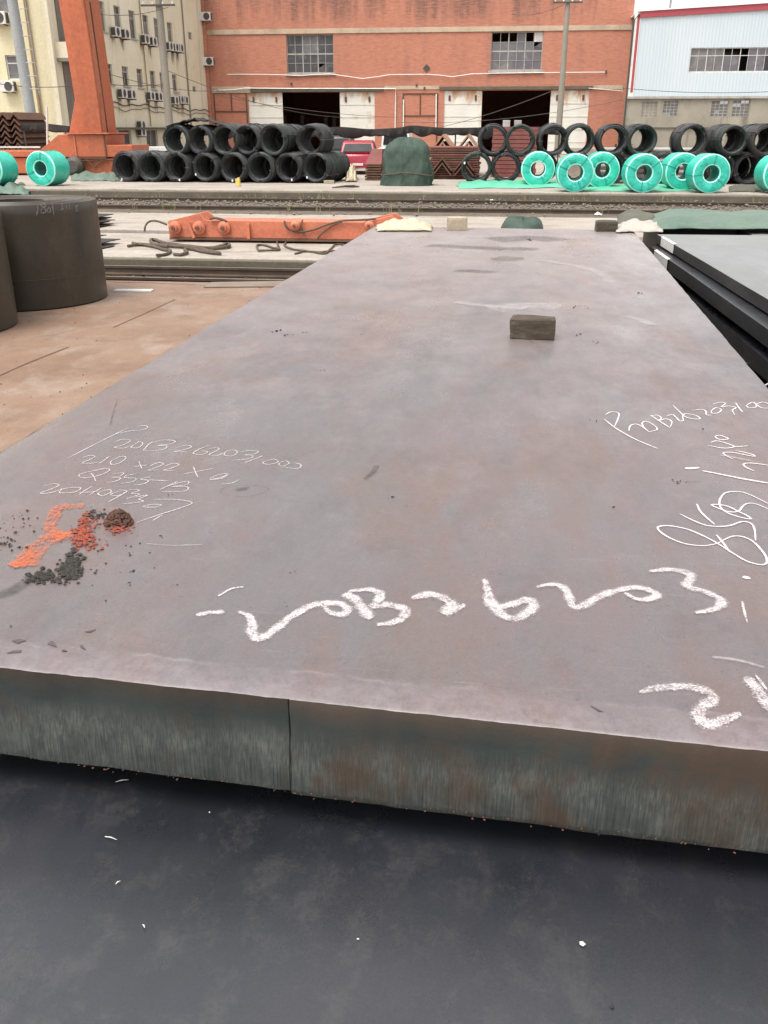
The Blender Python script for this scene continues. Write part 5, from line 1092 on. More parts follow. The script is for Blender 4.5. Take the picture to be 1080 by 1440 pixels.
# ---- cars
def car(name, c, rz, paint, label, L=4.2, W=1.72, H=1.46, van=False):
    root = empty(name, c, rz); tag(root, label, 'car')
    hl = L / 2
    prof = [(-hl, .30), (-hl + .02, .62), (-hl + .06, .86), (-hl + .20, .93), (-.55, .96), (.9, .94), (hl - .12, .78), (hl, .55), (hl - .02, .28)]
    if van: prof = [(-hl, .35), (-hl, 1.0), (-.2, 1.05), (hl - .2, 1.0), (hl, .8), (hl, .30)]
    def arch(pr): return [(-W / 2, y, z) for y, z in pr]
    m = MB(); m.prism([(-W / 2, y, z) for y, z in prof], (W, 0, 0)); o = m.build('body', paint, root, smooth=40, bevel=0.07)
    cab = [(-hl + .12, .93), (-hl + .42, H - .06), (-hl + .75, H), (.15, H), (.55, H - .08), (1.1, .94)]
    if van: cab = [(-.3, 1.04), (-.3, H), (hl - .9, H), (hl - .35, 1.02)]
    m = MB(); n = len(cab); ins = 0.16
    A = [(-W / 2 + (.04 if z < 1.1 else ins), y, z) for y, z in cab]; B = [(W / 2 - (.04 if z < 1.1 else ins), y, z) for y, z in cab]
    m.v += A + B; m.f += [tuple(range(n)), tuple(range(2 * n - 1, n - 1, -1))]; m.mi += [0, 0]
    for k in range(n): j = (k + 1) % n; m.f.append((k, n + k, n + j, j)); m.mi.append(0)
    cb = m.build('cabin', paint, root, smooth=40, bevel=0.05)
    rw = [(-hl + .145, 1.0), (-hl + .40, H - .12)] if not van else [(-.31, 1.15), (-.31, H - .12)]
    m = MB(); (y0, z0), (y1, z1) = rw; m.quad((-W / 2 + .16, y0 - .03, z0), (W / 2 - .16, y0 - .03, z0), (W / 2 - .26, y1 - .03, z1), (-W / 2 + .26, y1 - .03, z1)); g_ = m.build('rear_window', 'glass_dark', root); sdm = g_.modifiers.new('s', 'SOLIDIFY'); sdm.thickness = .02
    for s in (-1, 1):
        m = MB(); yy = [(-hl + .5, 1.0), (-hl + .72, H - .13), (.2, H - .13), (.75, 1.0)] if not van else [(-.1, 1.12), (-.1, H - .12), (hl - 1.0, H - .12), (hl - .55, 1.12)]
        m.prism([(s * (W / 2 - (.045 if z < 1.1 else .145)) + s * .012, y, z) for y, z in yy], (-s * .015, 0, 0)); m.build('side_window', 'glass_dark', root)
        m = MB(); m.box((s * (W / 2 - .16), -hl - .005, .74), (.26, .06, .17)); m.build('tail_light', 'light_red', root, bevel=.02)
        for yy2 in (-hl + .75, hl - .8):
            m = MB(); m.lathe([(.001, -.1), (.2, -.1), (.3, -.09), (.31, 0), (.3, .09), (.2, .1), (.001, .1)], 22, 'X', (s * (W / 2 - .06), yy2, .31), closed=False); wv = m.build('wheel', 'tyre', root, smooth=40)
            m = MB(); m.lathe([(.001, s * .105), (.17, s * .105), (.19, s * .09)], 18, 'X', (s * (W / 2 - .06), yy2, .31), closed=False); m.build('rim', 'pipe_grey', wv)
    m = MB(); m.ext(-W / 2 + .02, W / 2 - .02, -hl - .05, -hl + .1, .30, .52); m.build('bumper', paint, root, bevel=.03)
    m = MB(); m.ext(-.24, .24, -hl - .065, -hl - .052, .40, .50); m.build('number_plate', 'dull_white', root)
    return root
pc_ = ony(497, 225, YC2 + 6.5); car('parked_car', (pc_.x, pc_.y + 2, ZP), R_(6), 'car_red', 'red hatchback parked behind the left coil stack')
pc_ = ony(478, 225, YC2 + 12); car('parked_car', (pc_.x - .3, pc_.y + 2, ZP), R_(4), 'car_dark', 'dark blue car parked beyond the red hatchback', H=1.62)
pc_ = ony(546, 225, YC2 + 13); car('parked_truck', (pc_.x + .2, pc_.y + 2, ZP), R_(0), 'car_white', 'small white pickup behind the covered machine', L=4.6, W=1.7, H=1.95, van=True)

# ---- black netting fence
def netting(name, pts, y, label, posts, hmin=0.25, hmax=0.5):
    P = catmull([tuple(ony(u, v, y)) for u, v in pts], 10); root = empty(name, (P[len(P) // 2][0], y, ZP)); tag(root, label, 'netting')
    m = MB(); n = len(P)
    for k, p in enumerate(P):
        h = hmin + (hmax - hmin) * abs(nz(k * .17, 3, y)) * 1.6; b = 0.06 + 0.05 * nz(k * .5, 9, 2)
        m.v += [(p[0], y - b, p[2] + .05), (p[0], y + b, p[2] + .05), (p[0], y + b * .5, p[2] - h), (p[0], y - b * 1.2, p[2] - h * (.8 + .2 * nz(k * .9, 1, 1)))]
    for k in range(n - 1):
        for j in range(4): m.f.append((4 * k + j, 4 * k + (j + 1) % 4, 4 * k + 4 + (j + 1) % 4, 4 * k + 4 + j)); m.mi.append(0)
    m.f += [(0, 1, 2, 3), (4 * n - 1, 4 * n - 2, 4 * n - 3, 4 * n - 4)]; m.mi += [0, 0]
    keep(m.build('net_roll', 'black_net', smooth=60), root)
    for u in posts:
        q = ony(u, 200, y); zt = min(P, key=lambda a: abs(a[0] - q.x))[2]; keep(MB().tube([(q.x, y + .15, ZP), (q.x, y + .15, zt + .05)], .035, 8).build('post', 'dark_metal'), root)
netting('netting_fence', [(285, 181), (340, 183), (400, 183), (440, 182), (480, 180), (520, 183), (560, 181), (580, 178), (620, 181), (660, 181), (700, 180), (740, 180), (786, 180)], YC2 + 9, 'sagging black netting rolled along a line before the brick workshop', (300, 380, 460, 548, 640, 786))
netting('netting_fence', [(30, 175), (60, 175), (98, 179)], YC + 7, 'black netting roll on a rail left of the crane leg', (34, 92), 0.25, 0.4)
def draped_sheet():
    m = MB(); y0 = YC + 0.1; nx, ny = 40, 12; top = ZP + 2 * RW + 1.0 + 0.10; xa, xb = ony(232, 180, YC).x, ony(318, 180, YC).x
    for j in range(ny + 1):
        for i in range(nx + 1):
            x = xa + (xb - xa) * i / nx; y = y0 + 1.3 * j / ny
            m.v.append((x, y, top + 0.22 * math.sin(math.pi * i / nx) * (0.6 + 0.4 * nz(i * .3, j * .3, 2)) - 0.25 * abs(i / nx - .5) + 0.04 * nz(i * .5, j * .6, 7)))
    for j in range(ny):
        for i in range(nx): a = j * (nx + 1) + i; m.f.append((a, a + 1, a + nx + 2, a + nx + 1)); m.mi.append(0)
    o = m.build('black_sheet', 'black_net', smooth=60, recalc=False); sm = o.modifiers.new('s', 'SOLIDIFY'); sm.thickness = 0.03
    tag(o, 'black sheet draped over the top left wire coils', 'sheet')
draped_sheet()

# ================================================================ ORANGE GANTRY CRANE
YG = onz(60, 247, ZP).y
def crane():
    x0 = ony(-90, 212, YG).x
    base = ony(100, 240, YG); root = empty('gantry_crane', (base.x, YG, ZP)); tag(root, 'orange gantry crane leg on its wheeled sill beam at the left', 'gantry crane')
    D = 1.7
    def pl(us, y): return [tuple(ony(u, v, y)) for u, v in us]
    # leg tapers: front outline from the photograph's plane, extended above the frame
    lm = MB(); up = [(78, -40), (82, 0), (93, 65), (105, 140), (97, 187), (143, 187), (139, 150), (126, 60), (117, 0), (111, -40)]
    pts = pl(up, YG + 0.2)
    top = Vector(pts[0]) ; tr = Vector(pts[-1]); dz = 5.5
    dl = (Vector(pts[0]) - Vector(pts[1])); dr = (Vector(pts[-1]) - Vector(pts[-2]))
    tl2 = top + dl * (dz / dl.z); tr2 = tr + dr * (dz / dr.z)
    lm.prism([tuple(tl2)] + pts + [tuple(tr2)], (0, D, 0)); leg = keep(lm.build('leg', 'crane_orange', bevel=0.03), root)
    # stiffening seam down the right face of the leg
    sm = MB(); a, b = Vector(pts[5]), Vector(pts[8])
    sm.tube([a + Vector((0.03, 0.6, 0)), b + Vector((0.03, 0.6, 0))], 0.035, 6); keep(sm.build('weld_seam', 'rust_dark'), root)
    sm = MB(); sm.prism([a + Vector((0.004, 0.12, 0)), b + Vector((0.004, 0.12, 0)), b + Vector((0.004, 0.52, 0)), a + Vector((0.004, 0.52, 0))], (0.03, 0, 0)); keep(sm.build('side_plate', 'crane_orange_side'), root)
    m = MB(); m.prism(pl([(-90, 212), (55, 212), (82, 189), (150, 189), (150, 204), (186, 204), (186, 221), (150, 221), (150, 221), (-90, 221)][:8] + [(-90, 221)], YG), (0, D + .4, 0)); keep(m.build('sill_beam', 'crane_orange', bevel=0.03), root)
    z221 = ony(60, 221.5, YG).z
    m = MB(); m.prism(pl([(-90, 222), (92, 222), (92, 244), (-90, 244)], YG + .1), (0, D, 0)); keep(m.build('wheel_guard', 'crane_orange', bevel=0.03), root)
    m = MB(); m.prism(pl([(100, 222), (160, 222), (156, 246), (104, 246)], YG + .1), (0, D, 0)); keep(m.build('bogie', 'crane_orange', bevel=0.03), root)
    a = ony(94, 187.5, YG); b = ony(154, 187.5, YG); keep(MB().ext(a.x, b.x, YG - 0.12, YG + D + .5, a.z - .03, a.z + .03).build('flange', 'crane_orange_side'), root)
    a = ony(100, 222, YG); b = ony(150, 222, YG); keep(MB().ext(a.x, b.x, YG - 0.10, YG - .003, a.z - .03, a.z + .03).build('flange', 'rust_dark'), root)
    for (q1, q2) in (((120, 223), (133, 236)), ((146, 223), (133, 236)), ((110, 226), (158, 225))):
        keep(MB().tube([ony(*q1, YG - .06), ony(*q2, YG - .06)], .03, 6).build('brace', 'rust_dark'), root)
    a = ony(0, 207, YG + .3); b = ony(56, 207, YG + .3); keep(MB().ext(x0, b.x, YG + .3, YG + .4, a.z - .03, a.z + .04).build('handrail', 'dull_white'), root)
    a = ony(147, 188, YG); 
    for u in (104, 146):
        p = ony(u, 190, YG - .02); p2 = ony(u, 221, YG - .02); keep(MB().ext(p.x - .03, p.x + .03, YG - .05, YG - .003, p2.z, p.z).build('stiffener', 'rust_dark' if u > 140 else 'crane_orange_side'), root)
    for u in (110, 125, 150, 30, -20):
        p = ony(u, 240, YG + .8); m = MB(); m.lathe([(.001, -.12), (.3, -.12), (.3, .12), (.001, .12)], 24, 'Y', (p.x, YG + .9, ZP + .32), closed=False); keep(m.build('wheel', 'dark_metal', smooth=30), root)
    m = MB(); p = ony(104, 242, YG - .3); m.lathe([(.001, -.25), (.25, -.25), (.42, -.1), (.42, .1), (.25, .2), (.001, .2)], 20, 'Y', (p.x + .05, YG - .25, ZP + .42), closed=False); keep(m.build('cable_drum', 'dark_metal', smooth=40), root)
crane()
tag(MB().tube([ony(66, 150, YG + 1.5) - Vector((0, 0, 0)), (ony(62, 205, YG + 1.5).x, YG + 1.5, ZP)], .05, 8).build('lamp_post', 'dull_white'), 'short pale post behind the crane sill beam', 'post')

# ================================================================ BUILDINGS
def holed(m, mapf, s0, s1, t0, t1, holes, depth, mi=0, mir=None):
    """wall sheet with rectangular openings; mapf(s, t, d) -> point, d is depth into the wall"""
    ss = sorted({s0, s1, *[h[0] for h in holes], *[h[1] for h in holes]}); ts = sorted({t0, t1, *[h[2] for h in holes], *[h[3] for h in holes]})
    for i in range(len(ss) - 1):
        for j in range(len(ts) - 1):
            cs, ct = (ss[i] + ss[i + 1]) / 2, (ts[j] + ts[j + 1]) / 2
            if any(h[0] < cs < h[1] and h[2] < ct < h[3] for h in holes): continue
            m.quad(mapf(ss[i], ts[j], 0), mapf(ss[i + 1], ts[j], 0), mapf(ss[i + 1], ts[j + 1], 0), mapf(ss[i], ts[j + 1], 0), mi)
            m.quad(mapf(ss[i], ts[j], depth), mapf(ss[i], ts[j + 1], depth), mapf(ss[i + 1], ts[j + 1], depth), mapf(ss[i + 1], ts[j], depth), mi)
    r = mi if mir is None else mir
    for (a, b, c, d) in holes:
        for (p, q) in (((a, c), (b, c)), ((b, c), (b, d)), ((b, d), (a, d)), ((a, d), (a, c))):
            m.quad(mapf(*p, 0), mapf(*q, 0), mapf(*q, depth), mapf(*p, depth), r)
    for (p, q) in (((s0, t0), (s1, t0)), ((s1, t0), (s1, t1)), ((s1, t1), (s0, t1)), ((s0, t1), (s0, t0))):
        m.quad(mapf(*p, 0), mapf(*q, 0), mapf(*q, depth), mapf(*p, depth), mi)

# ---- brick workshop, facade at y = 80
YW = 80.0
bx = lambda u, v=120: ony(u, v, YW).x
bz = lambda v, u=540: ony(u, v, YW).z
def brick_workshop():
    x0, x1 = -24.35, 9.49; ztop = 15.5
    root = empty('brick_workshop', ((x0 + x1) / 2, YW, ZP)); tag(root, 'long red brick workshop with two big doorways and steel windows', 'building')
    WL = (bx(403, 75), bx(469, 75), bz(103, 436), bz(48.5, 436)); WR = (bx(690.5, 70), bx(763, 70), bz(99, 726), bz(44.5, 726))
    zl = bz(129.5, 440); DL = (bx(350, 160), bx(527, 160), ZP + .02, zl); DR = (bx(624, 160), bx(827, 160), ZP + .02, bz(127, 730))
    m = MB(); mp = lambda s, t, d: (s, YW + d, t)
    holed(m, mp, x0, x1, ZP, ztop, [WL, WR, DL, DR], 0.4); keep(m.build('wall', 'red_brick', recalc=False), root)
    m = MB(); m.ext(x0, x0 + .35, YW + .41, YW + 30, ZP, ztop); keep(m.build('side_wall', 'red_brick'), root)
    m = MB(); m.ext(x1 - .35, x1, YW + .41, YW + 30, ZP, ztop); keep(m.build('side_wall', 'red_brick'), root)
    m = MB(); m.ext(x0, x1, YW + 30, YW + 30.4, ZP, ztop); keep(m.build('rear_wall', 'red_brick'), root)
    m = MB(); m.prism([(x0 - .3, YW - .3, ztop + .02), (x1 + .3, YW - .3, ztop + .02), ((x0 + x1) / 2, YW - .3, ztop + 4)], (0, 31, 0)); keep(m.build('roof', 'grey_frame'), root)
    # concrete bands
    keep(MB().ext(x0 - .02, x1 + .02, YW - .07, YW - .004, bz(48, 436) + .03, bz(40.5, 436)).build('concrete_band', 'grey_band', bevel=.01), root)
    for (u0, u1, v0, v1) in ((297, 352, 122, 131), (352, 540, 124, 129.5), (541, 618, 121, 126), (618, 834, 122, 126.5), (835, 876, 120, 126)):
        keep(MB().ext(bx(u0), bx(u1), YW - (.12 if u1 - u0 > 150 else .05), YW - .004, bz(v1, u0), bz(v0, u0)).build('lintel', 'grey_band' if u1 - u0 < 150 else 'kerb_concrete', bevel=.01), root)
    # sliding doors
    for (u0, u1, d) in ((349, 397.5, .10), (478, 528, .10), (623, 677, .10), (773, 827.5, .10)):
        zt = zl if u1 < 600 else DR[3]; xa, xb = bx(u0, 160), bx(u1, 160)
        dm = MB(); dm.ext(xa, xb, YW + d, YW + d + .06, ZP + .05, zt - .02); o = keep(dm.build('sliding_door', 'gate_panel'), root)
        for k in range(1, 5):
            rm = MB(); z = ZP + (zt - ZP) * k / 5; rm.ext(xa + .02, xb - .02, YW + d - .03, YW + d - .002, z - .03, z + .03); r_ = rm.build('rib', 'gate_panel'); r_.parent = o; r_.matrix_parent_inverse = (Matrix.Translation(root.location)).inverted() @ Matrix.Identity(4); r_.matrix_parent_inverse = Matrix.Identity(4)
            r_.location = (0, 0, 0); r_.matrix_parent_inverse = Matrix.Identity(4)
        for xx in ((xa + .5, xb - .5)):
            rm = MB(); rm.box((xx, YW + d - .05, zt - .55), (.16, .05, .4)); r_ = rm.build('hanger', 'rust_dark'); r_.parent = o
    # blind panels framed by dark steel
    for (u0, u1, um, v0, vm) in ((302, 347, 326, 130, 157), (567, 615, 591, 131, 163)):
        f = MB(); zt, zm = bz(v0, u0), bz(vm, u0); W_ = .05
        for xx in (bx(u0, 150), bx(u1, 150)): f.ext(xx - W_, xx + W_, YW - .05, YW - .003, ZP, zt)
        f.ext(bx(u0, 150) + W_, bx(u1, 150) - W_, YW - .048, YW - .003, zt - .1, zt); f.ext(bx(u0, 150) + W_, bx(u1, 150) - W_, YW - .047, YW - .003, zm - .05, zm + .05); f.ext(bx(um, 150) - W_, bx(um, 150) + W_, YW - .046, YW - .003, zm + .05, zt - .1)
        keep(f.build('blind_frame', 'rust_dark'), root)
    # windows
    def win(h, cols, rows, kinds, mullions):
        xa, xb, za, zb = h; f = MB(); y0 = YW + .16; B = .06
        f.ext(xa, xb, y0, y0 + .07, za, za + B * 1.3); f.ext(xa, xb, y0, y0 + .07, zb - B, zb); f.ext(xa, xa + B, y0 + .001, y0 + .069, za + B * 1.3, zb - B); f.ext(xb - B, xb, y0 + .001, y0 + .069, za + B * 1.3, zb - B)
        xs = [xa + B + (xb - xa - 2 * B) * k / cols for k in range(cols + 1)]; zs = [za + B * 1.3 + (zb - za - 2.3 * B) * k / rows for k in range(rows + 1)]
        for k in range(1, cols): t = .04 if k % 2 == 0 else .018; f.ext(xs[k] - t, xs[k] + t, y0 + .005, y0 + .06, zs[0], zs[-1])
        for k in range(1, rows): t = .05 if k == rows // 2 else .015; f.ext(xs[0], xs[-1], y0 + .008, y0 + .057, zs[k] - t, zs[k] + t)
        f.ext(xa - .15, xb + .15, YW - .14, YW - .003, za - .16, za - .003)
        w = keep(f.build('window', 'grey_frame'), root)
        for i in range(cols):
            for j in range(rows):
                kd = kinds[rows - 1 - j][i]
                if kd == '.': continue
                mt = {'g': 'pane_grey', 'd': 'pane_dusty', 'm': 'pane_mauve', 'k': 'pane_dark', 'b': 'pane_grey', 'w': 'dull_white'}[kd]
                p = MB(); ya = y0 + .03 + random.uniform(-.004, .004); tl = random.uniform(-.012, .012)
                if kd in 'b': p.prism([(xs[i], ya, zs[j]), (xs[i + 1], ya, zs[j]), (xs[i + 1], ya, zs[j + 1]), (xs[i] + .3 * (xs[i + 1] - xs[i]), ya, zs[j] + .55 * (zs[j + 1] - zs[j])), (xs[i], ya, zs[j + 1] * .5 + zs[j] * .5)], (0, .008, 0))
                else: p.prism([(xs[i], ya + tl, zs[j]), (xs[i + 1], ya - tl, zs[j]), (xs[i + 1], ya - tl, zs[j + 1]), (xs[i], ya + tl, zs[j + 1])], (0, .008, 0))
                o = p.build('pane', mt, recalc=False); o.parent = w
        return w
    win(WL, 6, 4, ['ggddgg', 'ggddgg', 'gggggg', 'ggggbg'], None)
    win(WR, 6, 4, ['...m.w', 'ddmmdb', 'mmmmmm', 'ddmmmm'], None)
    # white conduits and pipes
    def pipe(pts, r=.045, mt='white_paint'):
        P = [tuple(ony(u, v, YW - .1 - r)) for u, v in pts]; keep(MB().tube(P, r, 6).build('conduit', mt), root)
    pipe([(303, 127), (330, 126), (345, 124), (400, 124.5), (480, 124.5), (556.5, 124.5), (556, 150), (555.5, 190)])
    pipe([(319, 104.5), (360, 104.5), (390, 105), (420, 106.5), (450, 104.5), (465, 104), (485, 107), (510, 110.5), (530, 108), (548, 105), (600, 104.5), (622, 106), (635, 108), (650, 106), (662, 104), (700, 103), (770, 102), (851, 101.5)], .03)
    pipe([(567.5, 140), (567, 190)], .05); pipe([(613.5, 132), (613, 190)], .05)
    pipe([(828, 124), (876, 128)], .025)
    p = ony(600, 96, YW); keep(MB().box((p.x, YW - .03, p.z), (.42, .05, .42), Matrix.Rotation(R_(45), 3, 'Y')).build('vent', 'dark_metal'), root)
    for u, v in ((410, 118), (852, 101), (586, 120), (597, 124)):
        p = ony(u, v, YW); keep(MB().box((p.x, YW - .06, p.z), (.14, .1, .18)).build('junction_box', 'dark_metal'), root)
    # a few things dimly seen inside the doorways
    for k, (u, v, s) in enumerate(((400, 160, .5), (425, 162, .5), (458, 158, .4), (470, 165, .5))):
        p = ony(u, v, YW + 12); keep(MB().box((p.x, YW + 12, 2.2), (.35, .2, 2.4)).build('steel_column', 'pole_concrete'), root)
    return root
brick_workshop()

# ---- cream building on the left, long side at x = XW
XW = -24.64; YF = 52.3
def window_x(parent, yc, w, z0, z1, kind, sill=True):
    f = MB(); x = XW - .10; B = .05
    f.ext(x - .05, x, yc - w / 2, yc + w / 2, z1 - B, z1); f.ext(x - .05, x, yc - w / 2, yc + w / 2, z0, z0 + B); f.ext(x - .049, x - .001, yc - w / 2, yc - w / 2 + B, z0 + B, z1 - B); f.ext(x - .049, x - .001, yc + w / 2 - B, yc + w / 2, z0 + B, z1 - B)
    f.ext(x - .045, x - .005, yc - .025, yc + .025, z0 + B, z1 - B); zm = z1 - (z1 - z0) * .28; f.ext(x - .044, x - .006, yc - w / 2 + B, yc + w / 2 - B, zm - .03, zm + .03)
    if sill: f.ext(XW + .003, XW + .10, yc - w / 2 - .08, yc + w / 2 + .08, z0 - .10, z0 - .02)
    o = keep(f.build('window', 'grey_frame'), parent)
    for (ya, yb) in ((yc - w / 2 + B, yc - .025), (yc + .025, yc + w / 2 - B)):
        for (za, zb) in ((z0 + B, zm - .03), (zm + .03, z1 - B)):
            p = MB().ext(x - .03, x - .022, ya, yb, za, zb).build('pane', random.choice(kind)); p.parent = o
    return o
def cream_building():
    x0 = -70; ztop = 13.6; root = empty('cream_building', (-40, 62, ZP)); tag(root, 'stained cream three storey office block with rows of narrow windows', 'building')
    yend = 79.8; wz = [(9.39, 7.75), (5.98, 4.83)]
    up = [onx(u, 50, XW).y for u in (146, 168, 188, 206.5, 221.5, 239.5)]; lo = [onx(u, 105, XW).y for u in (154, 176.5, 196.5, 214.5, 228, 245)]
    W = 1.05; holes = [(y - W / 2, y + W / 2, wz[0][1], wz[0][0]) for y in up] + [(y - W / 2, y + W / 2, wz[1][1], wz[1][0]) for y in lo]
    smalls = [(onx(267.5, 50, XW).y, 8.65, 9.15), (onx(273, 120, XW).y, 4.95, 5.35)]
    holes += [(y - .45, y + .45, a, b) for y, a, b in smalls]
    dz1 = onx(176, 183, XW).z
    gd = [(onx(167.5, 195, XW).y, onx(185, 195, XW).y), (onx(206, 195, XW).y, onx(222, 195, XW).y)]
    holes += [(a, b, ZP + .02, 2.15) for a, b in gd]
    # recessed bay near the crane leg
    m = MB(); holed(m, lambda s, t, d: (XW - d, s, t), YF, yend, ZP, ztop, holes, 0.3); keep(m.build('side_wall', 'cream_plaster', recalc=False), root)
    fw = [(ony(9, 95, YF).x, ony(27.5, 95, YF).x, ony(15, 112, YF).z, ony(15, 77.5, YF).z), (ony(-4, 10, YF).x, ony(13, 10, YF).x, ony(5, 19, YF).z, ony(5, -30, YF).z), (ony(-40, 95, YF).x, ony(-21, 95, YF).x, ony(15, 112, YF).z, ony(15, 77.5, YF).z)]
    m = MB(); holed(m, lambda s, t, d: (s, YF + d, t), x0, XW - .301, ZP, ztop, fw, 0.3); keep(m.build('front_wall', 'yellow_plaster', recalc=False), root)
    keep(MB().ext(x0 - .3, XW + .35, YF - .35, yend + 4, ztop + .01, ztop + .35).build('roof', 'pole_concrete'), root)
    keep(MB().ext(x0, XW - .31, YF + .32, yend, ZP, ztop - .02).build('core', 'pane_dark'), root)
    for k, y in enumerate(up): window_x(root, y, W, wz[0][1], wz[0][0], ['pane_curtain', 'pane_grey', 'pane_curtain'])
    for k, y in enumerate(lo): window_x(root, y, W, wz[1][1], wz[1][0], ['pane_grey', 'pane_dark', 'pane_curtain'])
    for y, a, b in smalls: window_x(root, y, .9, a, b, ['pane_grey', 'pane_curtain'], False)
    for a, b in gd:
        d = keep(MB().ext(XW - .22, XW - .16, a, b, ZP + .05, 2.13).build('door', 'pane_grey'), root)
        for yy in ((a + b) / 2,): q = MB().ext(XW - .155, XW - .12, yy - .05, yy + .05, ZP + .06, 2.1).build('door_frame', 'grey_frame'); q.parent = d
    for (xa, xb, za, zb) in fw:
        f = MB(); y0 = YF + .1; B = .06; f.ext(xa, xb, y0, y0 + .05, zb - B, zb); f.ext(xa, xb, y0, y0 + .05, za, za + B); f.ext(xa, xa + B, y0 + .001, y0 + .049, za + B, zb - B); f.ext(xb - B, xb, y0 + .001, y0 + .049, za + B, zb - B); zm = zb - (zb - za) * .33; f.ext(xa + B, xb - B, y0 + .004, y0 + .045, zm - .03, zm + .03)
        o = keep(f.build('window', 'dull_white'), root)
        for (a_, b_) in ((za + B, zm - .03), (zm + .03, zb - B)):
            p = MB().ext(xa + B, xb - B, y0 + .02, y0 + .03, a_, b_).build('pane', 'pane_dusty'); p.parent = o
    # canopy over the ground floor and a balcony at the near corner
    keep(MB().ext(XW + .003, XW + .5, onx(150, 183, XW).y, onx(236, 183, XW).y, 2.2, 2.34).build('canopy', 'kerb_concrete'), root)
    ya, yb = YF + .3, YF + 4.6; z0 = ony(80, 86, YF + .3).z
    b = keep(MB().ext(XW + .004, XW + .75, ya, yb, z0, z0 + .16).build('balcony', 'pole_concrete'), root)
    for (xx0, xx1, yy0, yy1) in ((XW + .68, XW + .74, ya, yb), (XW + .01, XW + .68, ya, ya + .06)):
        q = MB().ext(xx0, xx1, yy0, yy1, z0 + .165, z0 + .95).build('parapet', 'cream_plaster'); q.parent = b
    keep(MB().ext(XW + .003, XW + .06, YF + .9, YF + 3.4, ZP, z0 - .01).build('doorway', 'pane_curtain'), root)
    keep(MB().ext(XW + .003, XW + .06, YF + .9, YF + 3.4, z0 + .17, z0 + 5.2).build('doorway', 'pane_curtain'), root)
    # down pipes, cable tray
    for (u, v) in ((250, 60), (258, 100)):
        pass
    for y, r in ((onx(257, 40, XW).y, .05), (onx(196, 20, XW).y, .035)):
        keep(MB().tube([(XW + .08, y, 2.4), (XW + .08, y, 13.4)], r, 8).build('drain_pipe', 'pole_concrete' if r > .04 else 'brown_pipe'), root)
    a, b = ony(34, 0, YF - .15), ony(58, 172, YF - .15); keep(MB().tube([(b.x, YF - .12, ZP), (a.x, YF - .12, 13.4)], .085, 8).build('drain_pipe', 'brown_pipe'), root)
    P = []
    for k in range(40):
        y = onx(150, 150, XW).y + (yend - onx(150, 150, XW).y) * k / 39; P.append((XW + .07, y, 3.75 + .12 * math.sin(k * .9) * math.sin(k * .37) - .004 * k))
    keep(MB().tube(P, .035, 5).build('cable', 'dark_metal'), root); keep(MB().tube([(p[0] + .02, p[1], p[2] - .28 + .05 * math.sin(p[1])) for p in P], .022, 5).build('cable', 'dark_metal'), root)
    return up, lo
UPY, LOY = cream_building()
# end bay between the cream block and the brick workshop
o = MB().ext(-28, -24.36, 79.81, 84, ZP, 14.5).build('stair_tower', 'red_brick'); tag(o, 'narrow brick link between the cream block and the workshop', 'building')
def drip_mat():
    n = NT('drip_stain')
    at = n.new('ShaderNodeAttribute'); at.attribute_name = 'core'
    g = n.math('ADD', n.noise(6, 5, 0.65, n.pos((1, 1, 0.12)), 0.2), n.math('MULTIPLY', n.math('SUBTRACT', at.outputs['Fac'], 1.0), 0.35))
    a = n.math('MULTIPLY', n.ramp(g, [(0.32, 0.0), (0.52, 1.0)]), 0.8)
    tr = n.new('ShaderNodeBsdfTransparent'); mx = n.new('ShaderNodeMixShader')
    n.link(a, mx.inputs[0]); n.link(tr.outputs[0], mx.inputs[1]); n.link(n.b.outputs[0], mx.inputs[2]); n.link(mx.outputs[0], n.out.inputs['Surface'])
    MATS['drip_stain'] = n.done((0.10, 0.082, 0.062), 0.9, 0.0, 0.1)
drip_mat()
def drip(y, z, w, h):
    m = MB(); core = []
    for j in range(5):
        for i in range(5):
            m.v.append((XW + .006, y + (i / 4 - .5) * w, z - h * j / 4)); core.append((1 - j / 4) * (1 - abs(i / 2 - 1) ** 3))
    for j in range(4):
        for i in range(4): a = j * 5 + i; m.f.append((a, a + 5, a + 6, a + 1)); m.mi.append(0)
    o = m.build('water_stain', 'drip_stain', recalc=False); at = o.data.attributes.new('core', 'FLOAT', 'POINT'); at.data.foreach_set('value', core)
    keep(o, bpy.data.objects['cream_building'])
def air_con(y, z, label, x=XW, s=1.0, face='x', xx=None):
    root = empty('air_conditioner', (x, y, z)); tag(root, label, 'air conditioner', 'air conditioners on the cream building')
    W, D, H = .80 * s, .34 * s, .56 * s
    if face == 'x': B = lambda a0, a1, b0, b1, c0, c1: MB().ext(a0, a1, b0, b1, c0, c1)
    else: B = lambda a0, a1, b0, b1, c0, c1: MB().ext(-b1, -b0, -a1, -a0, c0, c1)
    def fin(m, n, mt, **k): return m.build(n, mt, root, **k)
    fin(B(.12, .12 + D, -W / 2, W / 2, 0, H), 'casing', 'dull_white', bevel=.02)
    c = MB(); 
    if face == 'x': c.lathe([(.001, .123 + D), (.2 * s, .123 + D), (.22 * s, .135 + D), (.235 * s, .121 + D)], 20, 'X', (0, -W * .12, H / 2), closed=False)
    else: c.lathe([(.001, -.123 - D), (.2 * s, -.123 - D), (.22 * s, -.135 - D), (.235 * s, -.121 - D)], 20, 'Y', (W * .12, 0, H / 2), closed=False)
    fin(c, 'fan_grille', 'dark_metal')
    fin(B(.123, .05 + D, -W / 2 - .012, -W / 2 - .002, .06, H - .06), 'side_grille', 'dark_metal')
    for b in (-W * .32, W * .32): fin(B(.0, .12 + D, b - .02, b + .02, -.05, -.003), 'bracket', 'rust_dark')
    return root
fG = lambda x, y: (130 + x / 6.353, y / 6.353)
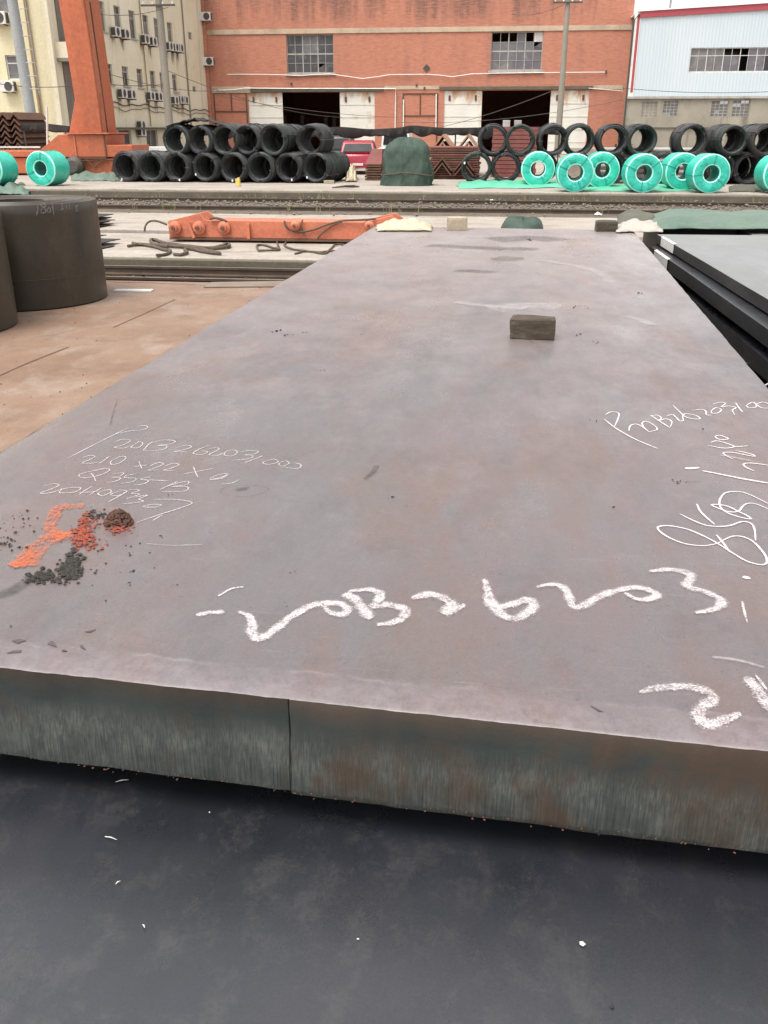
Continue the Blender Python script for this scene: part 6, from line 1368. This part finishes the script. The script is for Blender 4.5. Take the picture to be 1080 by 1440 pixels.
fH = lambda x, y: (130 + x / 6.353, 90 + y / 6.353)
names_u = ['first window by the crane leg', 'second window', 'gap right of the third window', 'fourth window', 'window behind the pole, left unit', 'sixth window, middle unit', 'sixth window, right unit']
for k, (x, y) in enumerate([(172, 285), (257, 305), (437, 352), (507, 372), (655, 415), (708, 425), (752, 432)]):
    p = onx(*fG(x, y), XW); drip(p.y, p.z - .2, 1.1, random.uniform(1.2, 2.0)); air_con(p.y, p.z - .28, 'white air conditioner in the upper row under the ' + names_u[k])
for k, (x, y) in enumerate([(232, 262), (316, 272), (488, 286), (560, 292), (706, 325), (755, 318), (797, 322)]):
    p = onx(*fH(x, y), XW); drip(p.y, p.z - .2, 1.1, random.uniform(1.0, 1.7)); air_con(p.y, p.z - .28, 'white air conditioner in the lower row under the ' + names_u[k])
p = onx(*fH(405, 545), XW); air_con(p.y, p.z - .28, 'air conditioner above the ground floor canopy, upper of two'); p = onx(*fH(405, 610), XW); air_con(p.y, p.z - .25, 'air conditioner below the canopy line, lower of two')
p = ony(15, 122, YF); air_con(YF, p.z - .28, 'air conditioner under the front window of the yellow wall', p.x, 1.0, 'y')
p = ony(3, 27, YF); air_con(YF, p.z - .28, 'air conditioner high on the yellow wall at the frame edge', p.x, 1.1, 'y')
p = ony(286.5, 24, 79.6); air_con(79.8, p.z - .28, 'upper air conditioner on the link beside the brick workshop', p.x + .2, 1.1, 'y')
p = ony(290.5, 87, 79.6); air_con(79.8, p.z - .28, 'lower air conditioner on the link beside the brick workshop', p.x + .2, 1.1, 'y')

# ---- white clad workshop on grey walls, right
YR = 76.0
def white_workshop():
    x0, x1 = 9.0, 46.0; zs = ony(900, 136, YR).z
    root = empty('clad_workshop', (25, YR, ZP)); tag(root, 'white metal clad workshop with red trim above grey rendered walls', 'building')
    wx0 = ony(970, 85, YR).x; wz0, wz1 = ony(1000, 102, YR).z, ony(1000, 67, YR).z
    ze = ony(903, 24, YR).z; zr = ony(1080, 13, YR).z; sl = (zr - ze) / (ony(1080, 13, YR).x - ony(903, 24, YR).x)
    xa = x0 + .55
    m = MB(); holed(m, lambda s, t, d: (s, YR + d, t), xa, x1, zs, ze, [(wx0, x1 - 4, wz0, wz1)], .25); xm = (xa + x1) / 2
    m.prism([(xa, YR, ze + .001), (x1, YR, ze + .001), (x1, YR, ze + sl * .4), (xm, YR, ze + sl * (xm - xa)), ], (0, .25, 0)); keep(m.build('clad_wall', 'white_cladding', recalc=False), root)
    keep(MB().ext(xa, xa + .25, YR + .26, YR + 34, zs, ze).build('clad_wall', 'white_cladding'), root)
    # trims
    m = MB(); m.prism([(x0 + .45, YR - .12, ze - .05), (xm, YR - .12, ze - .05 + sl * (xm - xa)), (xm, YR - .12, ze + .38 + sl * (xm - xa)), (x0 + .45, YR - .12, ze + .34)], (0, .11, 0)); keep(m.build('fascia', 'red_trim'), root)
    m = MB(); m.prism([(x0 + .3, YR - .2, ze + .345), (xm, YR - .2, ze + .39 + sl * (xm - xa)), (x1, YR - .2, ze + .345), (x1, YR - .2, ze + .44), (xm, YR - .2, ze + .48 + sl * (xm - xa)), (x0 + .3, YR - .2, ze + .42)], (0, 34, 0)); keep(m.build('roof', 'white_paint'), root)
    keep(MB().ext(x0 + .12, x0 + .54, YR - .05, YR + .35, zs, ze + .3).build('corner_trim', 'white_paint'), root)
    keep(MB().ext(x0 + .30, x0 + .48, YR - .08, YR - .052, zs + .3, ze + .2).build('corner_strip', 'red_trim'), root)
    keep(MB().tube([(x0 + .05, YR - .12, ZP), (x0 + .05, YR - .12, ze - .2), (x0 + .4, YR - .15, ze + .15)], .07, 8).build('drain_pipe', 'dark_metal'), root)
    keep(MB().ext(x0, x1, YR - .14, YR - .003, zs - .14, zs + .02).build('ledge', 'pipe_grey'), root)
    # grey rendered base with blocked windows
    hs = []
    for (u0, u1, v0, v1) in ((902.5, 924, 143, 165), (932.5, 953, 141.5, 163), (1000, 1023.5, 142, 164), (1030, 1053, 141, 164)):
        hs.append((ony(u0, 154, YR).x, ony(u1, 154, YR).x, ony(u0, v1, YR).z, ony(u0, v0, YR).z))
    m = MB(); holed(m, lambda s, t, d: (s, YR + .02 + d, t), x0, x1, ZP, zs - .14, hs, .3); keep(m.build('base_wall', 'grey_render', recalc=False), root)
    keep(MB().ext(x0, x1, YR - .06, YR + .016, ony(960, 180, YR).z - .05, ony(960, 180, YR).z + .05).build('string_course', 'kerb_concrete'), root)
    for (u0, u1) in ((879, 891), (964, 987), (1064, 1082)): keep(MB().ext(ony(u0, 178, YR).x, ony(u1, 178, YR).x, YR - .10, YR - .062, ony(u0, 180, YR).z - .03, ony(u0, 176.5, YR).z).build('lintel', 'kerb_concrete'), root)
    for k, (a, b, c, d) in enumerate(hs):
        f = MB(); y0 = YR + .13; n1, n2 = 4, 5
        for i in range(n1 + 1): x = a + (b - a) * i / n1; f.ext(x - .02, x + .02, y0, y0 + .05, c, d)
        for j in range(n2 + 1): z = c + (d - c) * j / n2; f.ext(a + .02, b - .02, y0 + .004, y0 + .046, z - .02, z + .02)
        w = keep(f.build('window', 'grey_frame'), root)
        for i in range(n1):
            for j in range(n2):
                if (k, i, j) in ((1, 0, 0), (1, 1, 0), (2, 2, 4), (2, 3, 4), (2, 1, 1), (3, 2, 4), (3, 3, 4), (3, 0, 3), (3, 1, 3)): continue
                o = MB().ext(a + (b - a) * i / n1 + .02, a + (b - a) * (i + 1) / n1 - .02, y0 + .02, y0 + .03, c + (d - c) * j / n2 + .02, c + (d - c) * (j + 1) / n2 - .02).build('pane', 'grey_render' if k == 0 else random.choice(['pane_dusty', 'pane_curtain'])); o.parent = w
    # ribbon window
    f = MB(); xb = x1 - 4; y0 = YR + .1; W = 1.18; n = int((xb - wx0) / W); f.ext(wx0, xb, y0, y0 + .06, wz0, wz0 + .09); f.ext(wx0, xb, y0, y0 + .06, wz1 - .06, wz1); zm = wz0 + (wz1 - wz0) * .68
    for i in range(n * 2 + 1): x = wx0 + W * i / 2; t = .05 if i % 2 == 0 else .025; f.ext(x, x + t, y0 + .002, y0 + .058, wz0 + .09, wz1 - .06)
    f.ext(wx0, xb, y0 + .004, y0 + .055, zm - .02, zm + .02)
    w = keep(f.build('window', 'dull_white'), root)
    pat_top = 'ddddkkkmmmkmddkmddkkddmmdk' * 3; pat_bot = 'ddddmmkmmkdddmkmddmkddmmdd' * 3
    for i in range(min(n * 2, 50)):
        x = wx0 + W * i / 2 + .05
        for (a, b, pt) in ((wz0 + .09, zm - .02, pat_bot[i]), (zm + .02, wz1 - .06, pat_top[i])):
            if pt == 'k' and i < 8: continue
            o = MB().ext(x, x + W / 2 - .05, y0 + .02, y0 + .03, a, b).build('pane', {'d': 'pane_dusty', 'm': 'pane_mauve', 'k': 'pane_dark'}[pt]); o.parent = w
    keep(MB().ext(x0 + 1, x1 - 1, YR + 2.0, YR + 2.2, zs, ze).build('inner_wall', 'pane_dark'), root)
    p = ony(942, 14, YR + 6); keep(MB().tube([(p.x, YR + 6, ze - .2), (p.x, YR + 6, ze + 2.1)], .09, 8).build('roof_vent', 'pole_steel'), root); keep(MB().ext(p.x - .35, p.x + .35, YR + 5.7, YR + 6.3, ze + 2.1, ze + 2.35).build('vent_cap', 'pole_steel'), root)
white_workshop()

# ================================================================ POLES AND WIRES
def pole(u, vb, y, r0, r1, label, mat, top=16.0, arm=None, lean=None):
    b = ony(u, vb, y); root = empty('utility_pole', (b.x, y, ZP)); tag(root, label, 'pole')
    tx = b.x + (lean or 0)
    keep(MB().tube([(b.x, y, ZP), ((b.x + tx) / 2, y, (ZP + top) / 2), (tx, y, top)], [r0, (r0 + r1) / 2, r1], 14).build('shaft', mat, smooth=50), root)
    if arm:
        z = arm; keep(MB().ext(b.x - 1.0, b.x + 1.0, y - r1 - .1, y - r1 - .02, z - .05, z + .05).build('crossarm', 'dark_metal'), root)
        for dx in (-.85, -.3, .3, .85): keep(MB().lathe([(.001, 0), (.05, 0), (.06, .06), (.03, .1), (.05, .14), (.001, .16)], 10, 'Z', (b.x + dx, y - r1 - .06, z + .051), closed=False).build('insulator', 'dull_white'), root)
    return root
pole(237, 160, 56, .24, .17, 'concrete utility pole before the cream building', 'pole_concrete', 15, arm=ony(230, 8, 56).z)
pole(787, 165, 72, .24, .17, 'slender concrete pole before the right doorway of the brick workshop', 'pole_concrete', 12.2, arm=ony(794, 4, 72).z)
lp = pole(49, 190, 50, .30, .24, 'thick grey steel pole with climbing rungs at the left', 'pole_steel', 15, lean=-0.35)
for k in range(14):
    z = 4.2 + .62 * k; keep(MB().tube([(ony(49, 190, 50).x + .2, 49.75, z), (ony(49, 190, 50).x + .72, 49.75, z)], .02, 5).build('rung', 'pole_steel'), lp)
keep(MB().tube([(ony(49, 190, 50).x + .7, 49.75, 3.9), (ony(49, 190, 50).x + .55, 49.75, 12.6)], .025, 5).build('ladder_rail', 'pole_steel'), lp)
def wire(p, q, sag, r, label):
    p, q = Vector(p), Vector(q); P = []
    for k in range(25): t = k / 24; w = p.lerp(q, t); P.append((w.x, w.y, w.z - sag * 4 * t * (1 - t)))
    tag(MB().tube(P, r, 5).build('cable', 'dark_metal'), label, 'cable', 'overhead cables')
wire(ony(140, 100, 54), ony(300, 128, 74), .3, .018, 'thin cable crossing the lower windows of the cream building')
wire(ony(237, 100, 56), ony(480, 165, 76), .5, .016, 'cable running down from the concrete pole past the left doorway')
wire(ony(300, 133, 74), ony(560, 165, 78), .3, .016, 'cable across the left doorway of the brick workshop')
wire(ony(560, 190, 74), ony(790, 122, 72), .4, .018, 'cable rising across the right doorway to the slender pole')
wire(ony(560, 172, 76), ony(876, 140, 74), .5, .016, 'cable stretched low across the right doorway')
wire(ony(876, 124, 74), ony(1100, 128, 75), .2, .02, 'cable along the foot of the white cladding')
wire(ony(150, 118, 54), ony(237, 118, 56), .1, .02, 'cable from the crane leg to the concrete pole')
wire(ony(0, 118, 49), ony(100, 121, 51.5), .1, .018, 'cable on the yellow wall behind the grey pole')
wire(ony(90, 10, 52), ony(237, 10, 56), .4, .016, 'upper cable from the crane side to the pole crossarm')
wire(ony(720, 20, 74), ony(797, 4, 72), .3, .014, 'upper cable reaching the slender pole')
